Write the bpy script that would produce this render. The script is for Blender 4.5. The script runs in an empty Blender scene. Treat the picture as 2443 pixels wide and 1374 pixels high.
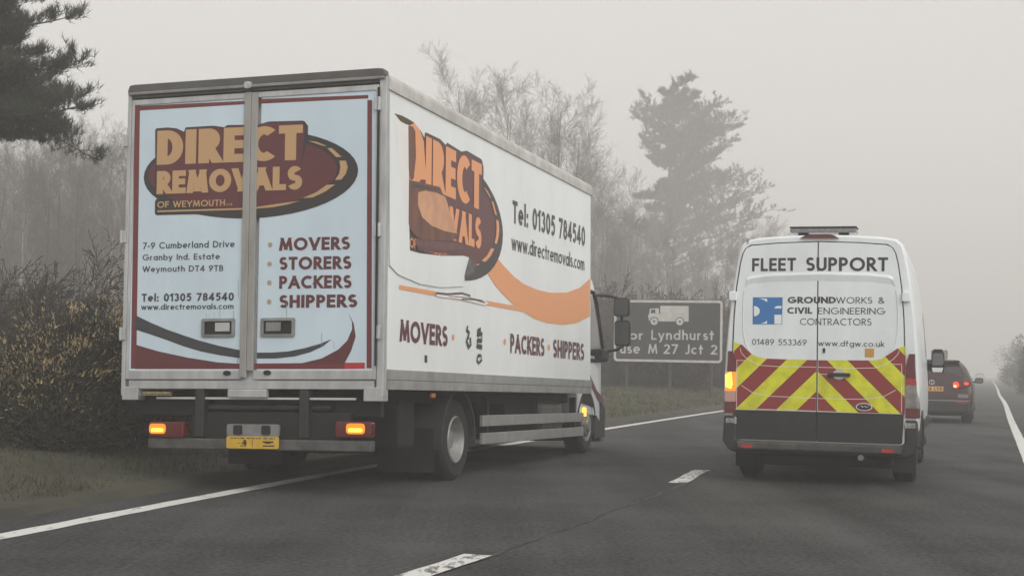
import bpy, bmesh, math, random
import numpy as np
from mathutils import Vector, Matrix, noise as mnoise
R = math.radians
S = bpy.context.scene
COL = S.collection

# ------------------------------------------------------------------ camera
FPX, PCX, PCY, CAMH = 3500.0, 1221.5, 687.0, 1.15          # focal length in photo pixels, photo centre, eye height
ROLL, PITCH = 0.020, math.atan((871 - 687) / 3500.0)
cam_d = bpy.data.cameras.new('camera'); cam = bpy.data.objects.new('camera', cam_d); COL.objects.link(cam)
cam_d.sensor_width = 36; cam_d.lens = 36 * FPX / 2443; cam_d.clip_end = 3000; cam_d.clip_start = 0.1
RC = Matrix.Rotation(PITCH, 3, 'X') @ Matrix.Rotation(-ROLL, 3, 'Y')
cam.matrix_world = Matrix.Translation((0, 0, CAMH)) @ (RC @ Matrix.Rotation(R(90), 3, 'X')).to_4x4()
S.camera = cam

# ------------------------------------------------------------------ light
SUN_EL, SUN_AZ = R(38), R(146)                              # azimuth clockwise from +Y: behind the camera, to the right
w = bpy.data.worlds.new('World'); S.world = w; w.use_nodes = True
nt = w.node_tree; bg = nt.nodes['Background']
sky = nt.nodes.new('ShaderNodeTexSky'); sky.sky_type = 'NISHITA'; sky.sun_disc = False
sky.sun_elevation = SUN_EL; sky.sun_rotation = SUN_AZ; sky.air_density = 1.0; sky.dust_density = 6.0; sky.ozone_density = 1.0
hs = nt.nodes.new('ShaderNodeHueSaturation'); hs.inputs['Saturation'].default_value = 0.06
mx = nt.nodes.new('ShaderNodeMix'); mx.data_type = 'RGBA'; mx.inputs['Factor'].default_value = 0.72
mx.inputs['B'].default_value = (8.65, 8.35, 8.02, 1)           # even cloud layer that hides the clear sky
nt.links.new(sky.outputs[0], hs.inputs['Color']); nt.links.new(hs.outputs[0], mx.inputs['A'])
nt.links.new(mx.outputs['Result'], bg.inputs['Color']); bg.inputs['Strength'].default_value = 0.117
sun_d = bpy.data.lights.new('sun', 'SUN'); sun = bpy.data.objects.new('sun', sun_d); COL.objects.link(sun)
sun_d.energy = 1.5; sun_d.angle = R(55); sun_d.color = (1.0, 0.97, 0.93)
sd = Vector((math.sin(SUN_AZ) * math.cos(SUN_EL), math.cos(SUN_AZ) * math.cos(SUN_EL), math.sin(SUN_EL)))
sun.rotation_euler = sd.to_track_quat('Z', 'Y').to_euler(); sun.location = (10, -20, 30)
S.view_settings.view_transform = 'Standard'; S.view_settings.look = 'None'
S.view_settings.exposure = 0.0; S.view_settings.gamma = 1.0
S.cycles.volume_bounces = 1
S.cycles.max_bounces = 6

# ------------------------------------------------------------------ helpers
def ray(px, py):
    return RC @ Vector(((px - PCX) / FPX, 1, -(py - PCY) / FPX))
def gnd(px, py):
    r = ray(px, py); t = -CAMH / r.z
    return Vector((r.x * t, r.y * t, 0))
def at(px, y):                                                # ground point under photo column px, y metres ahead
    r = ray(px, 880); return Vector((r.x / r.y * y, y, 0))
def hgt(py, px, y):                                           # height of photo row py, y metres ahead
    r = ray(px, py); return CAMH + r.z / r.y * y
def face_hit(M, axis, val):                                   # photo point -> point of a vehicle's own plane
    Mi = M.inverted(); o = Mi @ Vector((0, 0, CAMH)); M3 = Mi.to_3x3()
    def f(px, py):
        r = M3 @ ray(px, py); t = (val - o[axis]) / r[axis]; p = o + t * r
        return (p.x, p.z) if axis == 1 else (p.y, p.z)
    return f
def pose(x, y, z, yaw, pitch=0, roll=0):
    return Matrix.Translation((x, y, z)) @ Matrix.Rotation(-yaw, 4, 'Z') @ Matrix.Rotation(pitch, 4, 'X') @ Matrix.Rotation(roll, 4, 'Y')

MATS = {}
def mat(name, col, rough=0.5, metal=0.0, var=0.0, vscale=6.0, bump=0.0, bscale=60.0, coat=0.0, spec=0.5, col2=None, emit=None, estr=0, stretch=None, detail=5):
    if name in MATS: return MATS[name]
    m = bpy.data.materials.new(name); m.use_nodes = True; n = m.node_tree; b = n.nodes['Principled BSDF']
    b.inputs['Base Color'].default_value = (*col, 1); b.inputs['Roughness'].default_value = rough
    b.inputs['Metallic'].default_value = metal; b.inputs['Coat Weight'].default_value = coat; b.inputs['Coat Roughness'].default_value = 0.08
    b.inputs['Specular IOR Level'].default_value = spec
    tc = n.nodes.new('ShaderNodeTexCoord'); src = tc.outputs['Object']
    if stretch:
        mp = n.nodes.new('ShaderNodeMapping'); mp.inputs['Scale'].default_value = stretch; n.links.new(src, mp.inputs['Vector']); src = mp.outputs[0]
    if var or col2:
        nz = n.nodes.new('ShaderNodeTexNoise'); nz.inputs['Scale'].default_value = vscale; nz.inputs['Detail'].default_value = detail; nz.inputs['Roughness'].default_value = 0.62
        n.links.new(src, nz.inputs['Vector'])
        rp = n.nodes.new('ShaderNodeValToRGB'); rp.color_ramp.elements[0].position = 0.36; rp.color_ramp.elements[1].position = 0.66
        c2 = col2 if col2 else tuple(c * (1 - var) for c in col)
        rp.color_ramp.elements[0].color = (*c2, 1); rp.color_ramp.elements[1].color = (*col, 1)
        n.links.new(nz.outputs['Fac'], rp.inputs['Fac']); n.links.new(rp.outputs['Color'], b.inputs['Base Color'])
    if bump:
        nb = n.nodes.new('ShaderNodeTexNoise'); nb.inputs['Scale'].default_value = bscale; nb.inputs['Detail'].default_value = 3
        n.links.new(src, nb.inputs['Vector'])
        bp = n.nodes.new('ShaderNodeBump'); bp.inputs['Strength'].default_value = bump; bp.inputs['Distance'].default_value = 0.01
        n.links.new(nb.outputs['Fac'], bp.inputs['Height']); n.links.new(bp.outputs['Normal'], b.inputs['Normal'])
    if emit:
        b.inputs['Emission Color'].default_value = (*emit, 1); b.inputs['Emission Strength'].default_value = estr
    MATS[name] = m; return m

class MB:
    def __init__(s): s.v = []; s.f = []; s.m = []
    def face(s, pts, mi=0):
        i = len(s.v); s.v += [tuple(p) for p in pts]; s.f.append(tuple(range(i, i + len(pts)))); s.m.append(mi); return s
    def box(s, x0, x1, y0, y1, z0, z1, mi=0):
        i = len(s.v)
        s.v += [(x0, y0, z0), (x1, y0, z0), (x1, y1, z0), (x0, y1, z0), (x0, y0, z1), (x1, y0, z1), (x1, y1, z1), (x0, y1, z1)]
        for q in ((0, 3, 2, 1), (4, 5, 6, 7), (0, 1, 5, 4), (1, 2, 6, 5), (2, 3, 7, 6), (3, 0, 4, 7)):
            s.f.append(tuple(i + k for k in q)); s.m.append(mi)
        return s
    def prism(s, poly, ax, a, b, mi=0):                       # closed outline extruded along axis ax from a to b
        def P(p, t):
            return (t, p[0], p[1]) if ax == 0 else (p[0], t, p[1]) if ax == 1 else (p[0], p[1], t)
        n = len(poly); i = len(s.v)
        s.v += [P(p, a) for p in poly] + [P(p, b) for p in poly]
        s.f += [tuple(range(i, i + n)), tuple(range(i + 2 * n - 1, i + n - 1, -1))]; s.m += [mi, mi]
        for k in range(n):
            s.f.append((i + k, i + (k + 1) % n, i + n + (k + 1) % n, i + n + k)); s.m.append(mi)
        return s
    def tube(s, pts, rad, n=8, mi=0, cap=True):
        pts = [Vector(p) for p in pts]
        if not isinstance(rad, (list, tuple)): rad = [rad] * len(pts)
        base = len(s.v); u = None
        for k, p in enumerate(pts):
            d = (pts[min(k + 1, len(pts) - 1)] - pts[max(k - 1, 0)])
            d = d.normalized() if d.length > 1e-9 else Vector((0, 0, 1))
            if u is None:
                u = d.orthogonal().normalized()
            else:
                u = (u - d * u.dot(d)); u = u.normalized() if u.length > 1e-6 else d.orthogonal().normalized()
            v = d.cross(u)
            for j in range(n):
                a = 2 * math.pi * j / n; q = p + (u * math.cos(a) + v * math.sin(a)) * rad[k]; s.v.append((q.x, q.y, q.z))
        for k in range(len(pts) - 1):
            for j in range(n):
                a = base + k * n + j; b = base + k * n + (j + 1) % n
                s.f.append((a, b, b + n, a + n)); s.m.append(mi)
        if cap:
            s.f.append(tuple(base + j for j in range(n - 1, -1, -1))); s.m.append(mi)
            e = base + (len(pts) - 1) * n; s.f.append(tuple(e + j for j in range(n))); s.m.append(mi)
        return s
    def lathe(s, prof, c, n=32, mi=0, mis=None):              # profile (offset along x, radius) turned about the x axis through c
        base = len(s.v); m = len(prof)
        for k in range(n):
            a = 2 * math.pi * k / n
            for (o, r) in prof: s.v.append((c[0] + o, c[1] + r * math.cos(a), c[2] + r * math.sin(a)))
        for k in range(n):
            for j in range(m - 1):
                a = base + k * m + j; b = base + ((k + 1) % n) * m + j
                s.f.append((a, a + 1, b + 1, b)); s.m.append(mis[j] if mis else mi)
        return s
    def loft(s, rings, mi=0, cap=True):
        base = len(s.v); n = len(rings[0])
        for r in rings: s.v += [tuple(p) for p in r]
        for k in range(len(rings) - 1):
            for j in range(n):
                a = base + k * n + j; b = base + k * n + (j + 1) % n
                s.f.append((a, b, b + n, a + n)); s.m.append(mi)
        if cap:
            s.f.append(tuple(base + j for j in range(n - 1, -1, -1))); s.m.append(mi)
            e = base + (len(rings) - 1) * n; s.f.append(tuple(e + j for j in range(n))); s.m.append(mi)
        return s
    def build(s, name, mats, parent=None, bevel=0, smooth=False, fix=True, seg=2):
        me = bpy.data.meshes.new(name); me.from_pydata(s.v, [], s.f)
        if not isinstance(mats, (list, tuple)): mats = [mats]
        for m in mats: me.materials.append(m)
        if len(mats) > 1: me.polygons.foreach_set('material_index', s.m)
        if fix:
            bm = bmesh.new(); bm.from_mesh(me); bmesh.ops.recalc_face_normals(bm, faces=bm.faces); bm.to_mesh(me); bm.free()
        if smooth:
            me.polygons.foreach_set('use_smooth', [True] * len(me.polygons)); me.set_sharp_from_angle(angle=R(smooth if smooth > 1 else 40))
        me.update(); o = bpy.data.objects.new(name, me); COL.objects.link(o)
        if parent: o.parent = parent
        if bevel:
            b = o.modifiers.new('bevel', 'BEVEL'); b.width = bevel; b.segments = seg; b.limit_method = 'ANGLE'; b.angle_limit = R(35)
        return o
def tag(o, label=None, cat=None, group=None, kind=None):
    if label: o['label'] = label
    if cat: o['category'] = cat
    if group: o['group'] = group
    if kind: o['kind'] = kind
    return o
def thing(name, label, cat, M=None, group=None):
    o = bpy.data.objects.new(name, None); COL.objects.link(o); o.empty_display_size = 0.3
    if M is not None: o.matrix_world = M
    return tag(o, label, cat, group)
def copy_tree(o, parent=None):
    c = o.copy(); COL.objects.link(c)
    if parent: c.parent = parent
    for ch in list(o.children): copy_tree(ch, c)
    return c

# ---------------------------------------------------------- stroke lettering
def arc(cx, cy, rx, ry, a0, a1, n=14):
    return [(cx + rx * math.cos(R(a0 + (a1 - a0) * k / n)), cy + ry * math.sin(R(a0 + (a1 - a0) * k / n))) for k in range(n + 1)]
X = 0.64
def stem(x, a=0, b=1): return [(x, a), (x, b)]
G = {
 'A': (.82, [[(0, 0), (.41, 1)], [(.82, 0), (.41, 1)], [(.16, .3), (.66, .3)]]),
 'B': (.5, [stem(0), [(0, 1), (.2, 1)] + arc(.2, .76, .24, .24, 80, -80) + [(.2, .52), (0, .52)], [(0, .52)] + arc(.24, .26, .26, .26, 90, -90) + [(0, 0)]]),
 'C': (.8, [arc(.5, .5, .5, .5, 50, 310, 26)]),
 'D': (.72, [stem(0), [(0, 1)] + arc(.22, .5, .5, .5, 90, -90, 20) + [(0, 0)]]),
 'E': (.46, [stem(0), [(0, 1), (.46, 1)], [(0, .52), (.42, .52)], [(0, 0), (.46, 0)]]),
 'F': (.44, [stem(0), [(0, 1), (.44, 1)], [(0, .5), (.4, .5)]]),
 'G': (.98, [arc(.5, .5, .5, .5, 45, 350, 28) + [(.98, .46), (.58, .46)]]),
 'H': (.62, [stem(0), stem(.62), [(0, .5), (.62, .5)]]),
 'I': (0.0, [stem(0)]),
 'J': (.36, [[(.36, 1), (.36, .2)] + arc(.18, .18, .18, .18, 0, -150, 10)]),
 'K': (.6, [stem(0), [(0.02, .42), (.56, 1)], [(.16, .56), (.6, 0)]]),
 'L': (.42, [stem(0), [(0, 0), (.42, 0)]]),
 'M': (.96, [[(0, 0), (.14, 1)], [(.14, 1), (.48, .08)], [(.82, 1), (.48, .08)], [(.96, 0), (.82, 1)]]),
 'N': (.7, [stem(0), [(0, 1), (.7, 0)], stem(.7)]),
 'O': (1.0, [arc(.5, .5, .5, .5, 0, 360, 36)]),
 'P': (.5, [stem(0), [(0, 1), (.22, 1)] + arc(.22, .73, .27, .27, 80, -80) + [(.22, .46), (0, .46)]]),
 'R': (.54, [stem(0), [(0, 1), (.22, 1)] + arc(.22, .74, .26, .26, 80, -80) + [(.22, .48), (0, .48)], [(.2, .46), (.54, 0)]]),
 'S': (.5, [arc(.26, .75, .235, .25, 35, 235, 16) + arc(.26, .26, .25, .26, 55, -150, 18)]),
 'T': (.56, [stem(.28), [(0, 1), (.56, 1)]]),
 'U': (.6, [[(0, 1), (0, .3)] + arc(.3, .3, .3, .3, 180, 360, 16) + [(.6, 1)]]),
 'V': (.76, [[(0, 1), (.38, 0)], [(.76, 1), (.38, 0)]]),
 'W': (1.16, [[(0, 1), (.29, 0)], [(.58, 1), (.29, 0)], [(.58, 1), (.87, 0)], [(1.16, 1), (.87, 0)]]),
 'Y': (.7, [[(0, 1), (.35, .45)], [(.7, 1), (.35, .45)], [(.35, .45), (.35, 0)]]),
 '&': (.72, [[(.72, 0), (.2, .62)] + arc(.3, .8, .17, .2, 200, -30, 12) + [(.1, .4)] + arc(.26, .22, .24, .22, 140, 330, 12) + [(.7, .42)]]),
 '0': (.54, [arc(.27, .5, .27, .5, 0, 360, 30)]),
 '1': (.2, [stem(.2), [(0, .84), (.2, 1)]]),
 '2': (.5, [arc(.25, .74, .24, .26, 165, -30, 14) + [(.03, 0)], [(0, 0), (.5, 0)]]),
 '3': (.5, [arc(.24, .76, .22, .24, 160, -90, 14), arc(.24, .27, .26, .27, 90, -155, 14)]),
 '4': (.6, [[(.44, 0), (.44, 1)], [(.44, 1), (0, .27)], [(0, .25), (.6, .25)]]),
 '5': (.5, [[(.46, 1), (.12, 1), (.06, .58)], [(.06, .58)] + arc(.22, .32, .28, .32, 110, -140, 16)]),
 '6': (.54, [[(.4, 1), (.05, .42)], arc(.27, .28, .27, .28, 0, 360, 24)]),
 '7': (.5, [[(0, 1), (.5, 1)], [(.5, 1), (.14, 0)]]),
 '8': (.5, [arc(.25, .76, .21, .24, 0, 360, 24), arc(.25, .26, .25, .26, 0, 360, 24)]),
 '9': (.54, [[(.14, 0), (.49, .58)], arc(.27, .72, .27, .28, 0, 360, 24)]),
 'a': (.58, [arc(.29, X / 2, .29, X / 2, 0, 360, 22), stem(.58, 0, X)]),
 'b': (.58, [stem(0, 0, 1.05), arc(.29, X / 2, .29, X / 2, 0, 360, 22)]),
 'c': (.46, [arc(.29, X / 2, .29, X / 2, 52, 308, 18)]),
 'd': (.58, [arc(.29, X / 2, .29, X / 2, 0, 360, 22), stem(.58, 0, 1.05)]),
 'e': (.58, [[(.02, X / 2), (.58, X / 2)] + arc(.29, X / 2, .29, X / 2, 0, 310, 22)]),
 'f': (.28, [[(.1, 0), (.1, .85)] + arc(.26, .87, .16, .18, 180, 75, 8), [(0, X), (.26, X)]]),
 'g': (.58, [arc(.29, X / 2, .29, X / 2, 0, 360, 22), [(.58, X), (.58, -.1)] + arc(.31, -.1, .27, .22, 0, -150, 10)]),
 'h': (.46, [stem(0, 0, 1.05), arc(.23, X - .23, .23, .23, 180, 0, 12) + [(.46, 0)]]),
 'i': (0.0, [stem(0, 0, X), [(0, .93), (0, .96)]]),
 'l': (0.0, [stem(0, 0, 1.05)]),
 'm': (.8, [stem(0, 0, X), arc(.2, X - .2, .2, .2, 180, 0, 12) + [(.4, 0)], arc(.6, X - .2, .2, .2, 180, 0, 12) + [(.8, 0)]]),
 'n': (.46, [stem(0, 0, X), arc(.23, X - .23, .23, .23, 180, 0, 12) + [(.46, 0)]]),
 'o': (.62, [arc(.31, X / 2, .31, X / 2, 0, 360, 24)]),
 'r': (.26, [stem(0, 0, X), arc(.2, X - .2, .2, .2, 180, 65, 8)]),
 's': (.36, [arc(.19, .48, .16, .16, 35, 240, 12) + arc(.19, .16, .18, .16, 60, -150, 12)]),
 't': (.3, [stem(.13, 0, .95), [(0, X), (.3, X)]]),
 'u': (.46, [[(0, X), (0, .23)] + arc(.23, .23, .23, .23, 180, 360, 12) + [(.46, X)], stem(.46, 0, X)]),
 'v': (.5, [[(0, X), (.25, 0)], [(.5, X), (.25, 0)]]),
 'w': (.8, [[(0, X), (.2, 0)], [(.4, X), (.2, 0)], [(.4, X), (.6, 0)], [(.8, X), (.6, 0)]]),
 'y': (.5, [[(0, X), (.27, 0)], [(.5, X), (.14, -.32)]]),
 'k': (.42, [stem(0, 0, 1.05), [(.0, .26), (.38, X)], [(.1, .36), (.42, 0)]]),
 '.': (0.0, [[(0, 0), (0, .02)]]), ':': (0.0, [[(0, 0), (0, .02)], [(0, .52), (0, .54)]]), '-': (.2, [[(0, .36), (.2, .36)]]),
 ' ': (.22, []),
}
def clip_y(poly, lo, hi):
    for sgn, lim in ((1, hi), (-1, -lo)):
        out = []
        for i in range(len(poly)):
            a, b = poly[i], poly[(i + 1) % len(poly)]; da, db = sgn * a[1] - lim, sgn * b[1] - lim
            if da <= 0: out.append(a)
            if da * db < 0:
                t = da / (da - db); out.append((a[0] + (b[0] - a[0]) * t, a[1] + (b[1] - a[1]) * t))
        poly = out
        if not poly: return []
    return poly
def word_polys(text, wt, gap=0.13, cond=1.0):
    """polygons of a word set in plain geometric capitals and small letters, cap height 1; wt is the stroke weight"""
    out = []; x = 0.0; k = 1 - wt
    for ch in text:
        gw, strokes = G[ch]
        for st in strokes:
            p = [(x + wt / 2 + a * k * cond, wt / 2 + b * k) for a, b in st]
            ys = [q[1] for q in p]; lo, hi = min(ys) - wt / 2, max(ys) + wt / 2
            n = len(p); closed = n > 8 and math.hypot(p[0][0] - p[-1][0], p[0][1] - p[-1][1]) < 1e-6
            def ext(a, b, amt):
                dx, dy = a[0] - b[0], a[1] - b[1]; L = math.hypot(dx, dy); return (a[0] + dx / L * amt, a[1] + dy / L * amt)
            if not closed:
                for e, (a, b) in ((0, (p[0], p[1])), (-1, (p[-1], p[-2]))):
                    axis_al = abs(a[0] - b[0]) < 1e-6 or abs(a[1] - b[1]) < 1e-6
                    if axis_al: p[e] = ext(a, b, wt / 2)
                    elif n <= 3: p[e] = ext(a, b, wt)
            L, Rr = [], []
            for i in range(n):
                if closed: a, b = p[(i - 1) % (n - 1)], p[(i + 1) % (n - 1)]
                else: a, b = p[max(i - 1, 0)], p[min(i + 1, n - 1)]
                d1 = Vector((p[i][0] - a[0], p[i][1] - a[1])); d2 = Vector((b[0] - p[i][0], b[1] - p[i][1]))
                if d1.length < 1e-9: d1 = d2
                if d2.length < 1e-9: d2 = d1
                d1.normalize(); d2.normalize(); t = d1 + d2
                t = t.normalized() if t.length > 1e-6 else d1
                nrm = Vector((-t.y, t.x)); c = max(0.45, nrm.dot(Vector((-d1.y, d1.x)))); h = wt / 2 / c
                L.append((p[i][0] + nrm.x * h, p[i][1] + nrm.y * h)); Rr.append((p[i][0] - nrm.x * h, p[i][1] - nrm.y * h))
            grp = []
            for i in range(n - 1):
                q = clip_y([L[i], Rr[i], Rr[i + 1], L[i + 1]], lo, hi)
                if len(q) > 2: grp.append(q)
            out.append(grp)
        x += wt + gw * k * cond + gap
    return out, x - gap
def put_text(mb, fn, text, bl, br, tl, wt, lift, mi, flat, cond=1.0, gap=0.13):
    """set text on a flat face: bl, br = ends of its base line, tl = top of the first capital (photo points mapped by fn);
    flat(u, v, lift) gives the 3D point"""
    a, b, c = fn(*bl), fn(*br), fn(*tl); polys, W = word_polys(text, wt, gap, cond)
    du, dv = (b[0] - a[0]) / W, (b[1] - a[1]) / W; h = c[1] - a[1]
    for k, grp in enumerate(polys):
        for q in grp:
            mb.face([flat(a[0] + du * x, a[1] + dv * x + h * y, lift + 0.00012 * (k % 7)) for x, y in q], mi)
def put_poly(mb, fn, pts, lift, mi, flat):
    mb.face([flat(*fn(*p), lift) for p in pts], mi)
def put_line(mb, fn, pts, wid, lift, mi, flat):
    P = [Vector(fn(*p)) for p in pts]; L, Q = [], []
    for i in range(len(P)):
        t = (P[min(i + 1, len(P) - 1)] - P[max(i - 1, 0)]).normalized(); n = Vector((-t.y, t.x)) * wid / 2
        L.append(P[i] + n); Q.append(P[i] - n)
    for i in range(len(P) - 1):
        mb.face([flat(*q, lift) for q in (L[i], Q[i], Q[i + 1], L[i + 1])], mi)
def rrect(x0, z0, x1, z1, r, n=5):
    o = []
    for cx, cz, a in ((x1 - r, z1 - r, 0), (x0 + r, z1 - r, 90), (x0 + r, z0 + r, 180), (x1 - r, z0 + r, 270)):
        o += [(cx + r * math.cos(R(a + 90 * k / n)), cz + r * math.sin(R(a + 90 * k / n))) for k in range(n + 1)]
    return o

# ------------------------------------------------------------------ materials
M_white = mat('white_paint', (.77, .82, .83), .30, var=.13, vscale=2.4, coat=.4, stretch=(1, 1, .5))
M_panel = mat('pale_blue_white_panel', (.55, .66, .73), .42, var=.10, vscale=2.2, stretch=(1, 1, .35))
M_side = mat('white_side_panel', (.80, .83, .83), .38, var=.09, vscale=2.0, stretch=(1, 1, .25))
M_alu = mat('weathered_aluminium', (.50, .51, .51), .45, .35, var=.28, vscale=7, stretch=(1, 1, .3))
M_alud = mat('dull_aluminium', (.27, .27, .26), .55, .3, var=.3, vscale=6)
M_darkrail = mat('dark_grey_rail', (.10, .095, .09), .55, .1, var=.3, vscale=4)
M_black = mat('black_plastic', (.018, .018, .018), .55, var=.35, vscale=9, bump=.15, bscale=150)
M_chas = mat('road_dirty_chassis', (.010, .0097, .0094), .75, var=.5, vscale=8)
M_rub = mat('tyre_rubber', (.017, .0165, .016), .8, var=.4, vscale=14, bump=.2, bscale=80)
M_rim = mat('grey_steel_rim', (.30, .295, .285), .5, .3, var=.3, vscale=12)
M_drim = mat('dirty_dark_rim', (.05, .05, .05), .5, .3)
M_glass = mat('dark_glass', (.02, .022, .024), .06, coat=.6)
M_mirror = mat('mirror_glass', (.16, .165, .17), .12, .85)
M_maroon = mat('maroon_vinyl', (.10, .019, .023), .4)
M_red = mat('dark_red_vinyl', (.15, .022, .022), .4, var=.15, vscale=3)
M_brred = mat('bright_red_reflector', (.42, .02, .022), .35)
M_ink = mat('near_black_vinyl', (.024, .020, .021), .4)
M_tan = mat('tan_vinyl', (.47, .29, .14), .4)
M_or = mat('orange_vinyl', (.76, .32, .13), .4)
M_char = mat('charcoal_vinyl', (.035, .035, .04), .4)
M_redlens = mat('red_lens', (.085, .006, .007), .15, coat=.4, emit=(1, .04, .02), estr=.01)
M_redlit = mat('lit_red_lens', (.4, .02, .01), .2, emit=(1, .06, .03), estr=1.5)
M_amber = mat('lit_amber_lens', (.5, .14, .01), .2, emit=(1, .26, .012), estr=1.0)
M_amberhot = mat('lit_amber_core', (.8, .5, .1), .2, emit=(1, .50, .06), estr=1.8)
M_clear = mat('clear_lens', (.55, .55, .54), .12, .2, var=.5, vscale=30)
M_plate = mat('yellow_plate', (.62, .38, .04), .4, var=.2, vscale=12)
M_chrome = mat('chrome', (.75, .75, .76), .15, 1.0)

# ================================================================== SETTING
LEFT = [(-5.4, 1.0), (-4.75, 4.0), (-4.1, 6.2), (-3.21, 9.38), (-2.84, 10.99), (-2.3, 13.24), (-1.47, 16.51), (1.8, 27.43), (5.93, 40.88), (12.1, 60), (31.6, 120), (64.2, 220), (129.4, 420), (213, 676)]
RIGHT = [(.6, 1.0), (2.5, 6.0), (5.1, 14.0), (8.15, 23.32), (12.66, 37.12), (20.2, 60), (28.78, 86.48), (39.8, 120), (72.4, 220), (137.6, 420), (221, 676)]
LANE = [(-2.6, 1.0), (-1.75, 4.0), (-.84, 7.0), (-.17, 8.94), (1.69, 14.79), (2.2, 16.74), (4.9, 25), (8.1, 35), (16.2, 60), (35.7, 120), (68.2, 220), (133.4, 420)]
def spline(P):
    ys = [p[1] for p in P]; xs = [p[0] for p in P]; n = len(P)
    m = [0.0] * n
    for i in range(n):
        a, b = max(i - 1, 0), min(i + 1, n - 1); m[i] = (xs[b] - xs[a]) / (ys[b] - ys[a])
    def f(y):
        i = 0
        while i < n - 2 and y > ys[i + 1]: i += 1
        h = ys[i + 1] - ys[i]; t = (y - ys[i]) / h
        return (2*t**3-3*t*t+1)*xs[i] + (t**3-2*t*t+t)*h*m[i] + (-2*t**3+3*t*t)*xs[i+1] + (t**3-t*t)*h*m[i+1]
    def slope(y): return (f(y + .05) - f(y - .05)) / .1
    return f, slope
fL, sL = spline(LEFT); fR, sR = spline(RIGHT); fC, sC = spline(LANE)
YS = [1.2 + .4 * k for k in range(70)] + [29.5 + 1.2 * k for k in range(40)] + [78 + 5 * k for k in range(24)] + [200 + 15 * k for k in range(32)]
def off(f, s, y, d):                                          # point d metres to the right of a road line, at road distance y
    t = s(y); L = math.hypot(t, 1); return (f(y) + d / L, y - d * t / L)
def nz(x, y, sc, seed=0): return mnoise.noise(Vector((x * sc, y * sc, seed)))

# ground: one sheet, dipping under the road, low bank on the left
GL = [-240, -150, -90, -60, -45, -32, -24, -18, -14, -11, -9, -7.5, -6, -5, -4.2, -3.5, -2.9, -2.4, -2.0, -1.6, -1.3, -1.0, -.8, -.62, -.48, -.3]
GRt = [.3, .9, 1.15, 1.4, 1.8, 2.4, 3.2, 4.2, 5.5, 7, 9, 12, 16, 24, 40, 70, 120, 200]
def gz_left(d, x, y):
    a = -d
    if a < .55: return -.03
    h = .05 * min(1, (a - .5) / .12) + .34 * min(1, max(0, (a - .8) / 2.8)) ** 1.2
    return h + .05 * nz(x, y, .9) * min(1, a) + .25 * nz(x, y, .06, 3) * min(1, max(0, a - 5) / 12)
def gz_right(d, x, y):
    if d < 1.1: return -.03
    return .05 * min(1, (d - 1.0) / .2) + .3 * min(1, max(0, (d - 1.6) / 4)) + .05 * nz(x, y, .8, 5)
gb = MB(); rows = []
for y in YS:
    row = []
    for d in GL:
        dd = d + (.16 * nz(0, y, .55, 9) + .07 * nz(0, y, 2.2, 4) if -3 < d < -.4 else 0)
        x, yy = off(fL, sL, y, dd) if d > -13 else (fL(y) + d * (1.03), y - d * .0 if d < -30 else y)
        row.append((x, yy, gz_left(d, x, yy)))
    for d in GRt:
        dd = d + (.12 * nz(7, y, .6, 2) if .9 < d < 2.5 else 0)
        x, yy = off(fR, sR, y, dd) if d < 13 else (fR(y) + d * 1.03, y)
        row.append((x, yy, gz_right(d, x, yy)))
    rows.append(row)
nC = len(rows[0])
for r in rows: gb.v += r
for i in range(len(rows) - 1):
    for j in range(nC - 1):
        a = i * nC + j; gb.f.append((a, a + 1, a + nC + 1, a + nC)); gb.m.append(0)
M_ground = mat('winter_verge_soil_and_grass', (.055, .056, .030), .95, vscale=.9, col2=(.026, .023, .017), bump=.9, bscale=9, detail=9)
tag(gb.build('ground', M_ground, smooth=60, fix=False), kind='structure')

# asphalt with worn wheel tracks
m = mat('worn_asphalt', (.082, .081, .079), .8, bump=.5, bscale=110, spec=.16)
n = m.node_tree; b = n.nodes['Principled BSDF']; tc = n.nodes.new('ShaderNodeTexCoord')
def noise_node(sc, det, vec): 
    q = n.nodes.new('ShaderNodeTexNoise'); q.inputs['Scale'].default_value = sc; q.inputs['Detail'].default_value = det; q.inputs['Roughness'].default_value = .65; n.links.new(vec, q.inputs['Vector']); return q.outputs['Fac']
mp = n.nodes.new('ShaderNodeMapping'); mp.inputs['Rotation'].default_value = (0, 0, R(17)); mp.inputs['Scale'].default_value = (1.1, .07, 1)
n.links.new(tc.outputs['Object'], mp.inputs['Vector'])
f1 = noise_node(1.0, 4, mp.outputs[0]); f2 = noise_node(26, 8, tc.outputs['Object']); f3 = noise_node(.5, 5, tc.outputs['Object'])
def mathn(op, a, bb):
    q = n.nodes.new('ShaderNodeMath'); q.operation = op
    for k, v in enumerate((a, bb)):
        if isinstance(v, (int, float)): q.inputs[k].default_value = v
        else: n.links.new(v, q.inputs[k])
    return q.outputs[0]
fac = mathn('ADD', mathn('ADD', mathn('MULTIPLY', f1, .42), mathn('MULTIPLY', f2, .85)), mathn('MULTIPLY', f3, .45))
rp = n.nodes.new('ShaderNodeValToRGB'); rp.color_ramp.elements[0].position = .70; rp.color_ramp.elements[1].position = 1.02
rp.color_ramp.elements[0].color = (.016, .0159, .0158, 1); rp.color_ramp.elements[1].color = (.080, .0805, .0800, 1)
n.links.new(fac, rp.inputs['Fac']); n.links.new(rp.outputs[0], b.inputs['Base Color'])
rb = MB()
cols = 12
for y in YS:
    a = off(fL, sL, y, -.52); c = off(fR, sR, y, 1.1)
    for k in range(cols + 1):
        t = k / cols; rb.v.append((a[0] + (c[0] - a[0]) * t, a[1] + (c[1] - a[1]) * t, 0))
for i in range(len(YS) - 1):
    for j in range(cols):
        a = i * (cols + 1) + j; rb.f.append((a, a + 1, a + cols + 2, a + cols + 1)); rb.m.append(0)
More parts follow.
